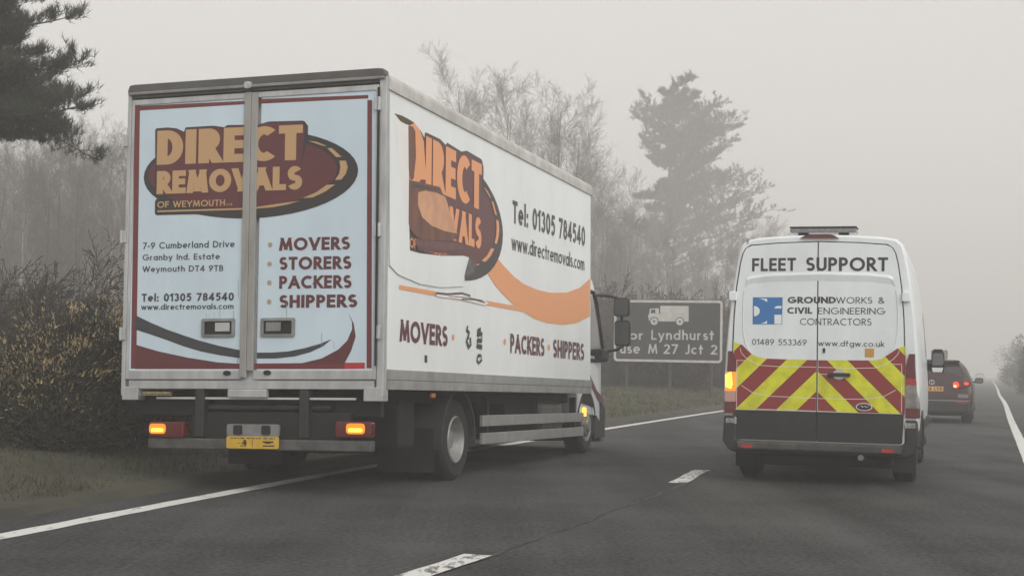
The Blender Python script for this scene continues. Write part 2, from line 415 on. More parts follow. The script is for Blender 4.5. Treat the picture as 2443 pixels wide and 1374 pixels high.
tag(rb.build('road', m, fix=False), kind='structure')

# painted lines, chipped by traffic
def paint_mat(name, lo, hi):
    m = mat(name, (.62, .62, .59), .6); n = m.node_tree; b = n.nodes['Principled BSDF']; tc = n.nodes.new('ShaderNodeTexCoord')
    q = n.nodes.new('ShaderNodeTexNoise'); q.inputs['Scale'].default_value = 9; q.inputs['Detail'].default_value = 10; q.inputs['Roughness'].default_value = .75
    mp = n.nodes.new('ShaderNodeMapping'); mp.inputs['Rotation'].default_value = (0, 0, R(17)); mp.inputs['Scale'].default_value = (1.6, .5, 1)
    n.links.new(tc.outputs['Object'], mp.inputs[0]); n.links.new(mp.outputs[0], q.inputs['Vector'])
    r = n.nodes.new('ShaderNodeValToRGB'); r.color_ramp.elements[0].position = lo; r.color_ramp.elements[1].position = hi
    r.color_ramp.elements[0].color = (.10, .10, .095, 1); r.color_ramp.elements[1].color = (.62, .62, .59, 1)
    n.links.new(q.outputs['Fac'], r.inputs[0]); n.links.new(r.outputs[0], b.inputs['Base Color']); return m
M_line = paint_mat('white_road_paint', .34, .44); M_dash = paint_mat('worn_road_paint', .42, .50)
def road_strip(name, f, s, d0, d1, ys, m, z=.004, wob=0.012, kind='structure'):
    mb = MB()
    for i, y in enumerate(ys):
        w1 = wob * nz(y, d0, 3.1); w2 = wob * nz(y, d1, 3.1, 8)
        a, c = off(f, s, y, d0 + w1), off(f, s, y, d1 + w2); mb.v += [(a[0], a[1], z), (c[0], c[1], z)]
        if i: mb.f.append((2 * i - 2, 2 * i - 1, 2 * i + 1, 2 * i)); mb.m.append(0)
    return tag(mb.build(name, m, fix=False), kind=kind)
fine = [1.3 + .12 * k for k in range(400)] + [49.4 + 1.5 * k for k in range(40)] + [110 + 10 * k for k in range(50)]
road_strip('edge_line', fL, sL, -.09, .09, fine, M_line)
road_strip('edge_line', fR, sR, -.08, .08, fine, M_line)
M_tar = mat('dark_tar_joint', (.034, .034, .034), .7, var=.5, vscale=8)
road_strip('tar_joint', fC, sC, .078, .087, [1.3 + .25 * k for k in range(240)], M_tar, z=.0035, wob=.06)
y = 16.74 - 8.0 * 2
for k in range(9):
    y1 = 16.74 + (k - 2) * 7.82; y0 = y1 - 1.95
    if y1 > 4: road_strip('lane_dash', fC, sC, -.088, .088, [y0 + (y1 - y0) * t / 14 for t in range(15)], M_dash, z=.008, wob=.014)

# ================================================================== REMOVAL TRUCK
TM = pose(-2.2869, 12.903, .8944, .3121, -.0173, -.0209)
HW, HB, LB = 1.275, 2.75, 6.93
truck = thing('removal_truck', 'large white box removal lorry with maroon oval logo and amber hazard lights lit', 'lorry', TM)
TR = face_hit(TM, 1, 0.0); TS = face_hit(TM, 0, HW)
def flatR(u, v, l): return (u, -l, v)
def flatS(u, v, l): return (HW + l, u, v)
def Z1(x, y): return (280 + x / 3.2712, 140 + y / 3.2712)
def Z2(x, y): return (280 + x / 3.2712, 540 + y / 3.2712)
def Z3(x, y): return (880 + x / 2.4984, 150 + y / 2.4984)
def Z4(x, y): return (880 + x / 2.5452, 640 + y / 2.5452)
# box body
b = MB(); b.box(-HW + .01, HW - .002, .04, LB, .02, HB - .03)
b.build('cargo_box', M_side, truck, bevel=.03)
b = MB()                                                       # rounded roof cap along both sides and over the top
for sx in (-1, 1):
    prof = [(sx * (HW - .10), HB - .005)] + [(sx * (HW - .07 + .085 * math.sin(R(a))), HB - .085 + .085 * math.cos(R(a))) for a in range(0, 91, 15)] + [(sx * (HW + .015), HB - .16), (sx * (HW - .01), HB - .16), (sx * (HW - .10), HB - .06)]
    b.prism(prof, 1, .02, LB + .01)
b.box(-HW + .1, HW - .1, .02, LB, HB - .035, HB - .012)
b.build('roof_rail', mat('pale_roof_rail', (.55, .54, .51), .5, var=.3, vscale=4), truck, smooth=40)
b = MB()
for sx in (-1, 1):
    x0, x1 = (HW - .0, HW + .012) if sx > 0 else (-HW - .012, -HW)
    b.box(x0, x1, .06, LB, .085, .175); b.box(x0 - (.0 if sx > 0 else -.0), x1 - .004 * sx, .06, LB, .0, .08)
b.build('skirt_rail', M_alud if False else mat('grey_skirt_rail', (.35, .35, .335), .5, .2, var=.3, vscale=5), truck, bevel=.004)
# rear frame
zt = 2.60
b = MB(); b.box(-HW - .004, -1.24, -.025, .05, -.06, HB - .05); b.box(1.215, HW + .006, -.025, .05, -.06, HB - .05)
b.box(-1.21, 1.19, -.012, .05, .0, .075); b.box(-HW + .01, -1.10, -.03, .1, -.10, .02); b.box(1.10, HW, -.03, .1, -.10, .02)
b.build('corner_post', M_alu, truck, bevel=.006)
b = MB(); b.box(-HW, HW, -.02, .05, zt + .045, zt + .085); b.prism([(-HW + .0, HB - .05), (-HW + .02, HB + .01), (-HW + .07, HB + .018), (HW - .07, HB + .018), (HW - .02, HB + .01), (HW, HB - .05)], 1, -.045, .06)
b.build('header_rail', M_darkrail, truck, bevel=.006)
b = MB(); b.box(-HW + .01, HW - .01, -.05, -.02, HB - .078, HB - .05)
b.build('header_trim', M_alud, truck, bevel=.004)
b = MB(); b.prism(rrect(-.07, HB - .09, .0, HB - .03, .02), 1, -.075, -.05); b.build('marker_lamp', M_clear, truck)
# doors
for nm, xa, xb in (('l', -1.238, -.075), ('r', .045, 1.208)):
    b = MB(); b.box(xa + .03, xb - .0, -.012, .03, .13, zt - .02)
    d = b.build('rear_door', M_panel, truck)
    b = MB(); b.box(xa, xa + .028, -.022, .02, .085, zt + .03) if nm == 'l' else b.box(xb - .028, xb, -.022, .02, .085, zt + .03)
    x0, x1 = (xa + .028, xb) if nm == 'l' else (xa, xb - .028)
    b.box(x0, x1, -.022, .02, zt - .02, zt + .03); b.box(x0, x1, -.022, .02, .085, .165)
    b.build('door_frame', M_alu, d, bevel=.005)
    hx = (-.45, -.15) if nm == 'l' else (.10, .41)             # recessed paddle handle
    hc = TR(523, 782) if nm == 'l' else TR(665, 781)
    b = MB(); o_ = rrect(hc[0] - .165, hc[1] - .083, hc[0] + .165, hc[1] + .083, .02); i_ = rrect(hc[0] - .138, hc[1] - .058, hc[0] + .138, hc[1] + .058, .012)
    nn = len(o_)
    for k in range(nn):
        b.face([(o_[k][0], -.026, o_[k][1]), (o_[(k+1) % nn][0], -.026, o_[(k+1) % nn][1]), (i_[(k+1) % nn][0], -.030, i_[(k+1) % nn][1]), (i_[k][0], -.030, i_[k][1])])
        b.face([(o_[k][0], -.026, o_[k][1]), (o_[(k+1) % nn][0], -.026, o_[(k+1) % nn][1]), (o_[(k+1) % nn][0], -.012, o_[(k+1) % nn][1]), (o_[k][0], -.012, o_[k][1])])
    h = b.build('door_handle', M_alud, d)
    b = MB(); b.prism(i_, 1, -.0145, -.0165); b.build('recess', M_chas, h)
    b = MB(); s_ = 1 if nm == 'l' else -1
    b.box(*(sorted((hc[0] - .03 * s_, hc[0] + .115 * s_))), -.027, -.017, hc[1] - .035, hc[1] + .045); b.build('paddle', M_alu if nm == 'l' else M_alud, h, bevel=.005)
    b = MB(); c_ = TR(545, 890) if nm == 'l' else TR(641, 889)
    b.prism([(c_[0] + .035 * math.cos(R(a)), c_[1] + .022 * math.sin(R(a))) for a in range(0, 360, 20)], 1, -.035, -.022); b.build('buffer', M_chas, d)
b = MB(); b.box(-.085, -.020, -.034, .0, .10, zt + .035); b.box(-.018, .045, -.030, .0, .16, zt + .03)
b.build('door_seal', mat('grey_seal_strip', (.34, .33, .31), .6, var=.3, vscale=6, stretch=(1, 1, .2)), truck, bevel=.006)
for px, py in ((303, 338), (299, 566), (297, 797), (905, 250), (905, 550), (904, 793)):
    c_ = TR(px, py); s_ = -1 if px < 500 else 1
    b = MB(); b.box(c_[0] - .03, c_[0] + .03, -.045, -.02, c_[1] - .055, c_[1] + .055); b.tube([(c_[0] + .015 * s_, -.045, c_[1] - .06), (c_[0] + .015 * s_, -.045, c_[1] + .06)], .012, 8)
    b.build('hinge', M_alu, truck, bevel=.004)
b = MB(); b.tube([(1.2115, -.04, .2), (1.2115, -.04, zt)], .011, 8); b.build('lock_rod', M_chas, truck)
# livery on the doors
LOGO = []                                                      # recorded as (kind, points, material, lift) in rear-plane metres
lb = MB(); LM = [M_red, M_maroon, M_ink, M_tan, M_char, M_brred, M_or, M_side, mat('faded_tan_dot', (.36, .29, .20), .5), mat('grime_streak', (.30, .33, .34), .7)]
L0 = .0135
def RP(pts, mi, lift, z=Z1): put_poly(lb, TR, [z(*p) for p in pts], lift, mi, flatR)
def rq(x0, y0, x1, y1, x2, y2, x3, y3, mi, lift=L0): put_poly(lb, TR, [(x0, y0), (x1, y1), (x2, y2), (x3, y3)], lift, mi, flatR)
rq(324, 252, 336, 252, 327, 879, 314, 879, 0); rq(334, 254, 585, 242, 585, 250, 334, 265, 0); rq(612, 238, 880, 228, 880, 236, 612, 249, 0)
rq(878, 240, 889, 240, 888, 878, 876, 878, 0); rq(325, 868, 578, 867, 578, 880, 325, 880, 0); rq(608, 867, 824, 865, 824, 880, 608, 880, 0); rq(824, 865, 872, 865, 872, 879, 824, 880, 5)
l1 = L0 + .0006
sw = [(325, 752), (362, 770), (400, 786), (440, 800), (480, 813), (525, 825), (578, 836), (578, 855), (525, 847), (480, 838), (440, 826), (400, 811), (362, 798), (325, 786)]
put_poly(lb, TR, sw, l1, 4, flatR)
put_poly(lb, TR, [(612, 841), (650, 841), (690, 838), (730, 830), (765, 820), (793, 809), (772, 826), (742, 840), (705, 850), (660, 855), (612, 855)], l1, 4, flatR)
put_poly(lb, TR, [(325, 822), (380, 838), (450, 853), (520, 864), (578, 868), (578, 874), (325, 874)], l1, 1, flatR)
RP([(1805, 670), (1835, 740), (1838, 800), (1800, 890), (1730, 960), (1600, 1030), (1440, 1068), (1440, 1075), (1775, 1075), (1830, 970), (1865, 860), (1850, 760)], 1, l1, Z2)
def logo(mb, fn, z, flat, base, mt, mdk, mtx, words=True):
    def el(cx, cy, a, bb, tl=-.035, n=48):
        o = []
        for k in range(n):
            t = 2 * math.pi * k / n; x, y = a * math.cos(t), bb * math.sin(t); o.append((cx + x, cy + y + tl * x))
        return o
    D = lambda pts, mi, k: put_poly(mb, fn, [z(*p) for p in pts], base + k * .0007, mi, flat)
    D(el(1048, 903, 836, 345), mdk, 1)
    D([(310, 1098), (300, 1120), (300, 1212), (312, 1223), (610, 1216), (1000, 1235), (1000, 1090)], mdk, 2)
    D(el(985, 890, 735, 282), mt, 3)
    D([(303, 560), (313, 548), (400, 541), (470, 548), (528, 575), (540, 540), (760, 527), (840, 540), (866, 522), (1100, 520), (1190, 495), (1450, 488), (1468, 494), (1494, 528), (1492, 610), (1440, 860), (1000, 1040), (303, 1080)], mdk, 4)
    D([(312, 566), (400, 552), (470, 558), (530, 590), (545, 552), (760, 538), (840, 550), (868, 532), (1100, 530), (1190, 505), (1448, 500), (1470, 540), (1440, 860), (1000, 1060), (315, 1070)], mt, 5)
    for dsh in ([(1495, 645), (1560, 652), (1642, 686), (1610, 684)], [(1645, 703), (1680, 701), (1757, 770), (1715, 772)],
                [(1740, 800), (1790, 800), (1805, 850), (1790, 900), (1755, 947), (1705, 950), (1738, 900), (1747, 850)],
                [(1640, 988), (1706, 985), (1630, 1040), (1530, 1087), (1455, 1090), (1560, 1045)], [(1100, 1160), (1250, 1136), (1432, 1112), (1330, 1142), (1220, 1162), (1100, 1172)],
                [(320, 1188), (985, 1168), (1100, 1160), (1100, 1172), (985, 1182), (320, 1200)]):
        D(dsh, mtx, 6)
    put_text(mb, fn, 'DIRECT', z(315, 833), z(1452, 793), z(315, 568), .235, base + .0056, mtx, flat, cond=.62, gap=.05)
    put_text(mb, fn, 'REMOVALS', z(314, 1060), z(1448, 1024), z(314, 882), .25, base + .0056, mtx, flat, cond=.78, gap=.04)
    put_text(mb, fn, 'OF WEYMOUTH', z(320, 1168), z(848, 1150), z(320, 1119), .17, base + .0056, mtx, flat, gap=.10)
    put_text(mb, fn, 'Ltd.', z(860, 1150), z(908, 1148), z(860, 1130), .14, base + .0056, mtx, flat)
logo(lb, TR, Z1, flatR, L0, 1, 2, 3)
def T(s, a, bb, c, wt, mi, z=Z2, **k): put_text(lb, TR, s, z(*a), z(*bb), z(*c), wt, L0 + .0008, mi, flatR, **k)
T('7-9 Cumberland Drive', (205, 178), (922, 163), (205, 128), .155, 4)
T('Granby Ind. Estate', (203, 267), (806, 258), (203, 221), .155, 4)
T('Weymouth DT4 9TB', (202, 358), (832, 350), (202, 312), .155, 4)
T('Tel: 01305 784540', (195, 588), (915, 579), (195, 527), .20, 4)
T('www.directremovals.com', (192, 652), (913, 645), (192, 608), .16, 4, gap=.10)
for s_, y0, y1, x1 in (('MOVERS', 192, 182, 1820), ('STORERS', 341, 333, 1830), ('PACKERS', 488, 482, 1832), ('SHIPPERS', 637, 632, 1876)):
    T(s_, (1268, y0), (x1, y1), (1268, y0 - 100), .225, 1, gap=.09)
for x, y in ((1198, 146), (1193, 295), (1192, 441), (1190, 590)):
    RP([(x + 18 * math.cos(R(a)), y + 20 * math.sin(R(a))) for a in range(0, 360, 24)], 8, l1, Z2)
for x, y0_, y1_, w_ in ((700, 680, 715, .004), (722, 690, 716, .003), (760, 670, 717, .003), (805, 625, 718, .004), (912, 660, 716, .006), (1326, 600, 712, .005), (1290, 690, 716, .003), (1600, 830, 930, .005), (1695, 900, 960, .004), (1095, 430, 620, .005), (1090, 980, 1060, .006), (943, 1030, 1062, .008), (950, 420, 560, .004)):
    put_line(lb, TR, [Z2(x, y0_), Z2(x + 1, y1_)], w_, l1 + .0012, 9, flatR)
lb.build('livery', LM, truck, fix=False)
# livery on the side
lb = MB(); S0 = .0015
da, db_, dc = Z1(315, 833), Z1(1452, 793), Z1(315, 568)        # carry the same oval over to the side wall
ra, rb_, rc = TR(*da), TR(*db_), TR(*dc)
sa, sb, sc_ = TS(*Z3(238, 700)), TS(*Z3(668, 832)), TS(*Z3(238, 385))
kx = (sb[0] - sa[0]) / (rb_[0] - ra[0]); kz = (sc_[1] - sa[1]) / (rc[1] - ra[1])
def toS(px, py):
    p = TR(px, py); return (sa[0] + (p[0] - ra[0]) * kx, sa[1] + (p[1] - ra[1]) * kz)
logo(lb, toS, Z1, flatS, S0, 1, 2, 6)
SP = lambda pts, mi, lift, z=Z4: put_poly(lb, TS, [z(*p) for p in pts], lift, mi, flatS)
SP([(715, 20), (735, 55), (760, 95), (810, 155), (885, 228), (940, 265), (1000, 303), (1080, 332), (1180, 343), (1260, 333), (1342, 292), (1345, 60), (1280, 118), (1200, 148), (1100, 148), (1020, 130), (940, 95), (880, 50), (825, -8), (780, -60), (755, -95), (690, -60)], 6, S0)
SP([(185, 101), (885, 228), (940, 265), (185, 127)], 6, S0 + .0002)
def T(s, a, bb, c, wt, mi, z=Z4, **k): put_text(lb, TS, s, z(*a), z(*bb), z(*c), wt, S0 + .0004, mi, flatS, **k)
T('MOVERS', (187, 443), (477, 475), (187, 308), .215, 1, gap=.09); pass
T('PACKERS', (858, 513), (1065, 534), (858, 395), .215, 1, gap=.09); T('SHIPPERS', (1118, 540), (1306, 559), (1118, 430), .215, 1, gap=.09)
T('Tel: 01305 784540', (856, 953), (1288, 1094), (856, 818), .19, 4, Z3); T('www.directremovals.com', (850, 1113), (1284, 1239), (850, 1018), .15, 4, Z3, gap=.10)
for x, y in ((512, 418), (825, 446), (1092, 481)):
    SP([(x + 7 * math.cos(R(a)), y + 20 * math.sin(R(a))) for a in range(0, 360, 24)], 6, S0)
SP([(338, 526), (354, 528), (354, 572), (338, 570)], 4, S0)
# torn and smeared vinyl over the left of the oval, scuffed lettering below
W0 = S0 + .0064
def WP(pts, mi, k=0, z=Z3): put_poly(lb, TS, [z(*p) for p in pts], W0 + k * .0004, mi, flatS)
WP([(236, 372), (262, 356), (300, 400), (322, 470), (340, 700), (300, 694), (276, 690), (250, 690), (238, 640)], 6, 0)
WP([(230, 376), (256, 380), (272, 410), (276, 560), (262, 690), (245, 705), (233, 640)], 10, 1)
WP([(234, 700), (300, 712), (420, 742), (440, 790), (452, 900), (524, 1024), (515, 1052), (420, 1062), (300, 1050), (250, 1010), (232, 960)], 10, 1)
WP([(290, 772), (330, 762), (400, 776), (452, 800), (476, 880), (522, 1018), (450, 1004), (370, 972), (312, 920), (288, 850)], 11, 2)
WP([(262, 722), (410, 752), (428, 768), (300, 748), (250, 742)], 2, 2)
WP([(274, 1046), (420, 1066), (548, 1084), (560, 1110), (440, 1118), (312, 1108), (276, 1084)], 12, 1)
WP([(276, 1084), (440, 1120), (560, 1112), (562, 1128), (440, 1134), (290, 1118)], 1, 2)
WP([(118, 300), (150, 300), (236, 400), (234, 900), (240, 1120), (200, 1180), (118, 1180)], 7, -1)
WP([(150, 305), (200, 336), (238, 372), (230, 520), (232, 700), (230, 960), (214, 900), (186, 700), (158, 430)], 13, 0)
WP([(146, 302), (196, 318), (240, 342), (268, 360), (236, 374), (214, 366), (184, 350)], 14, 3)
WP([(228, 1116), (300, 1136), (440, 1152), (560, 1150), (592, 1160), (586, 1200), (566, 1290), (562, 1332), (420, 1338), (300, 1318), (170, 1262), (118, 1205), (118, 1170)], 7, 1)
WP([(562, 1284), (572, 1236), (590, 1170), (612, 1176), (640, 1206), (622, 1246), (590, 1266)], 15, 2)
WP([(395, 138), (540, 150), (700, 196), (724, 214), (700, 226), (560, 190), (410, 172)], 13, 0, Z4)
for pts, w_ in (([(402, 150), (470, 158), (560, 152), (612, 168)], .022), ([(560, 186), (640, 190), (700, 208)], .016), ([(480, 170), (600, 178), (690, 196)], .008)):
    put_line(lb, TS, [Z4(*p) for p in pts], w_, W0 + .0006, 15, flatS)
for pts, w_ in (([(598, 350), (592, 372), (606, 392), (600, 418), (590, 440), (604, 480), (616, 462), (612, 420)], .040), ([(676, 370), (660, 380), (656, 402), (684, 398), (682, 440), (658, 436), (654, 470), (684, 478)], .046), ([(660, 528), (678, 530), (682, 556), (664, 574), (654, 556), (660, 530)], .030)):
    put_line(lb, TS, [Z4(*p) for p in pts], w_, W0, 2, flatS)
lb.build('livery', LM + [mat('smeared_brown', (.20, .075, .04), .5, var=.5, vscale=7, stretch=(1, 1, .3)), mat('faded_orange', (.70, .36, .20), .5, var=.25, vscale=4), mat('smeared_purple', (.17, .075, .075), .5, var=.4, vscale=6), mat('bare_pale_patch', (.82, .80, .78), .45, var=.06, vscale=3), mat('olive_stain', (.10, .085, .035), .6, var=.5, vscale=20), mat('grey_fold', (.16, .15, .145), .6, var=.5, vscale=15)], truck, fix=False)
# underframe
b = MB(); b.box(-1.0, 1.0, .25, 6.8, -.12, .0); b.box(-.5, -.38, .2, 7.2, -.36, -.12); b.box(.38, .5, .2, 7.2, -.36, -.12)
b.box(-.95, .95, 1.9, 2.6, -.62, -.38); b.box(-1.1, -.2, 1.0, 1.2, -.5, -.1); b.box(.3, 1.05, .9, 1.3, -.52, -.1); b.box(.5, 1.0, 4.2, 5.2, -.5, -.05); b.box(-1.0, -.5, 3.5, 5.6, -.55, -.05); b.box(-.45, .45, 3.2, 5.5, -.3, -.1)
b.build('chassis', M_chas, truck, bevel=.02)
b = MB(); c0, c1 = TR(370, 948), TR(846, 946)
b.box(c0[0], c1[0], .02, .05, c0[1] - .012, c0[1] + .006); b.build('step_bar', mat('bright_steel_bar', (.6, .6, .58), .4, .5), truck)
b = MB()
for px in (476, 725): 
    c_ = TR(px, 950); b.box(c_[0] - .045, c_[0] + .045, -.005, .1, -.42, .0)
b.tube([(-.55, .10, -.16), (.75, .10, -.16)], .035, 10); b.build('lift_arm', mat('dirty_grey_steel', (.03, .03, .029), .6, .2, var=.4, vscale=10), truck, bevel=.01)
b = MB(); b.box(-1.2, 1.2, .12, .2, -.24, -.06); b.box(-.6, .95, .05, .1, -.44, -.20); b.build('cross_member', M_chas, truck, bevel=.01)
b = MB(); u0, u1 = TR(357, 1046), TR(889, 1074); b.box(u0[0], u1[0], -.03, .06, -.53, -.435); b.build('underrun_bar', mat('scuffed_bar', (.115, .112, .105), .6, .2, var=.5, vscale=9), truck, bevel=.012)
b = MB(); c0, c1 = TR(604, 914), TR(645, 926); b.box(-.20, .18, -.03, .03, -.075, .0); b.build('lock_housing', M_alu, truck, bevel=.01)
b = MB(); b.box(-1.06, -.78, -.02, .03, -.045, -.025); b.box(-1.08, -.76, -.03, -.01, -.058, -.05); b.build('lamp_bracket', mat('tarnished_brass', (.40, .34, .18), .4, .5, var=.5, vscale=30), truck)
for x0, x1, a0, a1 in (((*TR(362, 1024),), (*TR(444, 1024),), TR(364, 1010), TR(402, 1037)), ((*TR(806, 1024),), (*TR(890, 1024),), TR(832, 1009), TR(876, 1036))):
    zc = (x0[1] + x1[1]) / 2
    b = MB(); b.prism(rrect(x0[0], zc - .069, x1[0], zc + .069, .025), 1, -.05, .05); lp = b.build('tail_lamp', M_redlens, truck, bevel=.008)
    b = MB(); xa, xb = sorted((a0[0], a1[0])); b.prism(rrect(xa, zc - .038, xb, zc + .052, .03), 1, -.055, -.05); b.build('indicator', M_amber, lp)
    b = MB(); b.prism(rrect(xa + .02, zc - .022, xb - .02, zc + .012, .015), 1, -.058, -.055); b.build('bulb', M_amberhot, lp)
p0, p1 = TR(548, 1068), TR(673, 1012); pz = p0[1] + (p1[1] - p0[1]) * .5
b = MB(); b.prism(rrect(p0[0], pz, p1[0], p1[1], .02), 1, -.06, -.035); b.build('plate_bracket', M_alud, truck)
b = MB(); b.prism(rrect(p0[0], p0[1], p1[0], pz, .015), 1, -.062, -.05)
pl = b.build('number_plate', M_plate, truck)
b = MB(); ww = p1[0] - p0[0]
def prq(u0, v0, u1, v1): b.box(p0[0] + u0 * ww, p0[0] + u1 * ww, -.0632, -.062, p0[1] + v0 * (pz - p0[1]), p0[1] + v1 * (pz - p0[1]))
rnd = random.Random(4)
u = .08
while u < .92:                                                  # smudged marks as far as the photograph shows them
    q = rnd.uniform(.03, .08); prq(u, .80, min(u + q, .93), .88); u += q + rnd.uniform(.015, .05)
prq(.495, .1, .505, .75); prq(.33, .55, .38, .70); prq(.30, .38, .36, .5); prq(.34, .30, .39, .56); prq(.27, .18, .39, .26); prq(.70, .50, .90, .62); prq(.74, .42, .84, .49); prq(.70, .18, .92, .28); prq(.22, .40, .27, .44)
b.build('plate_marks', M_ink, pl)
for u in (.22, .76):
    x_ = p0[0] + u * ww; b = MB(); b.prism(rrect(x_ - .04, pz + .015, x_ + .04, p1[1] - .008, .015), 1, -.075, -.06); b.build('plate_lamp', M_chas, truck)
def wheel(parent, c, r, wd, dual, out, rim_r, deep, rimm=None):
    """c = hub centre at the outer face; out = +1 right, -1 left"""
    wroot = bpy.data.objects.new('wheel', None); COL.objects.link(wroot); wroot.parent = parent
    pr = [(0, rim_r), (.0, rim_r + .02), (.012, r - .05), (-.01, r - .012), (-.035, r), (-.5 * wd, r), (-wd + .035, r), (-wd + .01, r - .012), (-wd - .012, r - .05), (-wd, rim_r)]
    pr = [(o * out, q) for o, q in pr]
    b = MB(); b.lathe(pr, c, 40)
    if dual: b.lathe([(o - (wd + .06) * out, q) for o, q in pr], c, 40)
    for k in range(4):                                         # tread grooves as raised ribs
        o = -(.2 + .2 * k) * wd; b.lathe([((o - .012) * out, r - .005), ((o - .012) * out, r + .004), ((o + .012) * out, r + .004), ((o + .012) * out, r - .005)], c, 40)
    b.build('tyre', M_rub, wroot, smooth=35)
    if deep: pf = [(0, rim_r), (.012, rim_r - .012), (-.02, rim_r - .03), (-.10, rim_r - .055), (-.13, rim_r - .075), (-.135, .11), (-.12, .10), (-.05, .085), (-.045, .0)]
    else: pf = [(0, rim_r), (.012, rim_r - .012), (-.03, rim_r - .03), (-.05, rim_r - .06), (.015, .15), (.03, .10), (.05, .09), (.055, .0)]
    b = MB(); b.lathe([(o * out, q) for o, q in pf], c, 32)
    for k in range(8):
        a = 2 * math.pi * k / 8; rr = .15 if r > .36 else .11; o = -.13 if deep else .0
        b.lathe([((o - .01) * out, .016), ((o + .02) * out, .014), ((o + .022) * out, 0)], (c[0], c[1] + rr * math.cos(a), c[2] + rr * math.sin(a)), 8)
    b.build('rim', rimm or M_rim, wroot, smooth=35)
    return wroot
def tgz(x, y): return -(.8944 - math.sin(.0173) * y + math.sin(.0209) * x)
for s_ in (1, -1):
    wheel(truck, (1.12 * s_, 2.22, tgz(1.1 * s_, 2.22) + .40), .40, .21, True, s_, .235, True)
    wheel(truck, (1.05 * s_, 7.52, tgz(1.05 * s_, 7.52) + .38), .38, .23, False, s_, .235, False)
for s_ in (1, -1):                                              # mudguards over the rear wheels, flaps behind
    cz = tgz(1.1 * s_, 2.22) + .40; b = MB()
    pts = [(2.22 - .5 * math.cos(R(a)), cz + .5 * math.sin(R(a))) for a in range(-10, 191, 12)]
    pts2 = [(2.22 - .475 * math.cos(R(a)), cz + .475 * math.sin(R(a))) for a in range(190, -11, -12)]
    b.prism(pts + pts2, 0, 1.16 * s_, .5 * s_); b.build('mudguard', mat('dirty_mudguard', (.04, .039, .037), .6, var=.4, vscale=8), truck)
    b = MB(); b.box(*sorted((.52 * s_, 1.10 * s_)), 1.66, 1.675, cz - .30, cz + .12); b.build('mud_flap', M_chas, truck)
for z0, z1 in ((-.36, -.245), (-.545, -.43)):
    for s_ in (1, -1): b = MB(); b.box(*sorted((1.12 * s_, 1.16 * s_)), 2.95, 7.0, z0, z1); b.build('side_guard', mat('aluminium_guard', (.38, .38, .365), .45, .4, var=.2, vscale=5), truck, bevel=.006)
for y_ in (3.2, 5.0, 6.7):
    for s_ in (1, -1): b = MB(); b.box(*sorted((1.04 * s_, 1.12 * s_)), y_, y_ + .06, -.56, -.05); b.build('guard_bracket', M_chas, truck)
b = MB(); b.box(.62, 1.08, 5.3, 6.3, -.5, -.1); b.build('fuel_tank', mat('grey_fuel_tank', (.14, .14, .135), .5, .3, var=.4, vscale=7), truck, bevel=.08, seg=3)
b = MB(); c_ = TS(1042, 943); b.prism(rrect(c_[0] - .05, c_[1] - .02, c_[0] + .05, c_[1] + .02, .01), 0, HW - .05, HW - .03); b.build('side_marker', mat('amber_reflector', (.5, .18, .03), .3), truck)
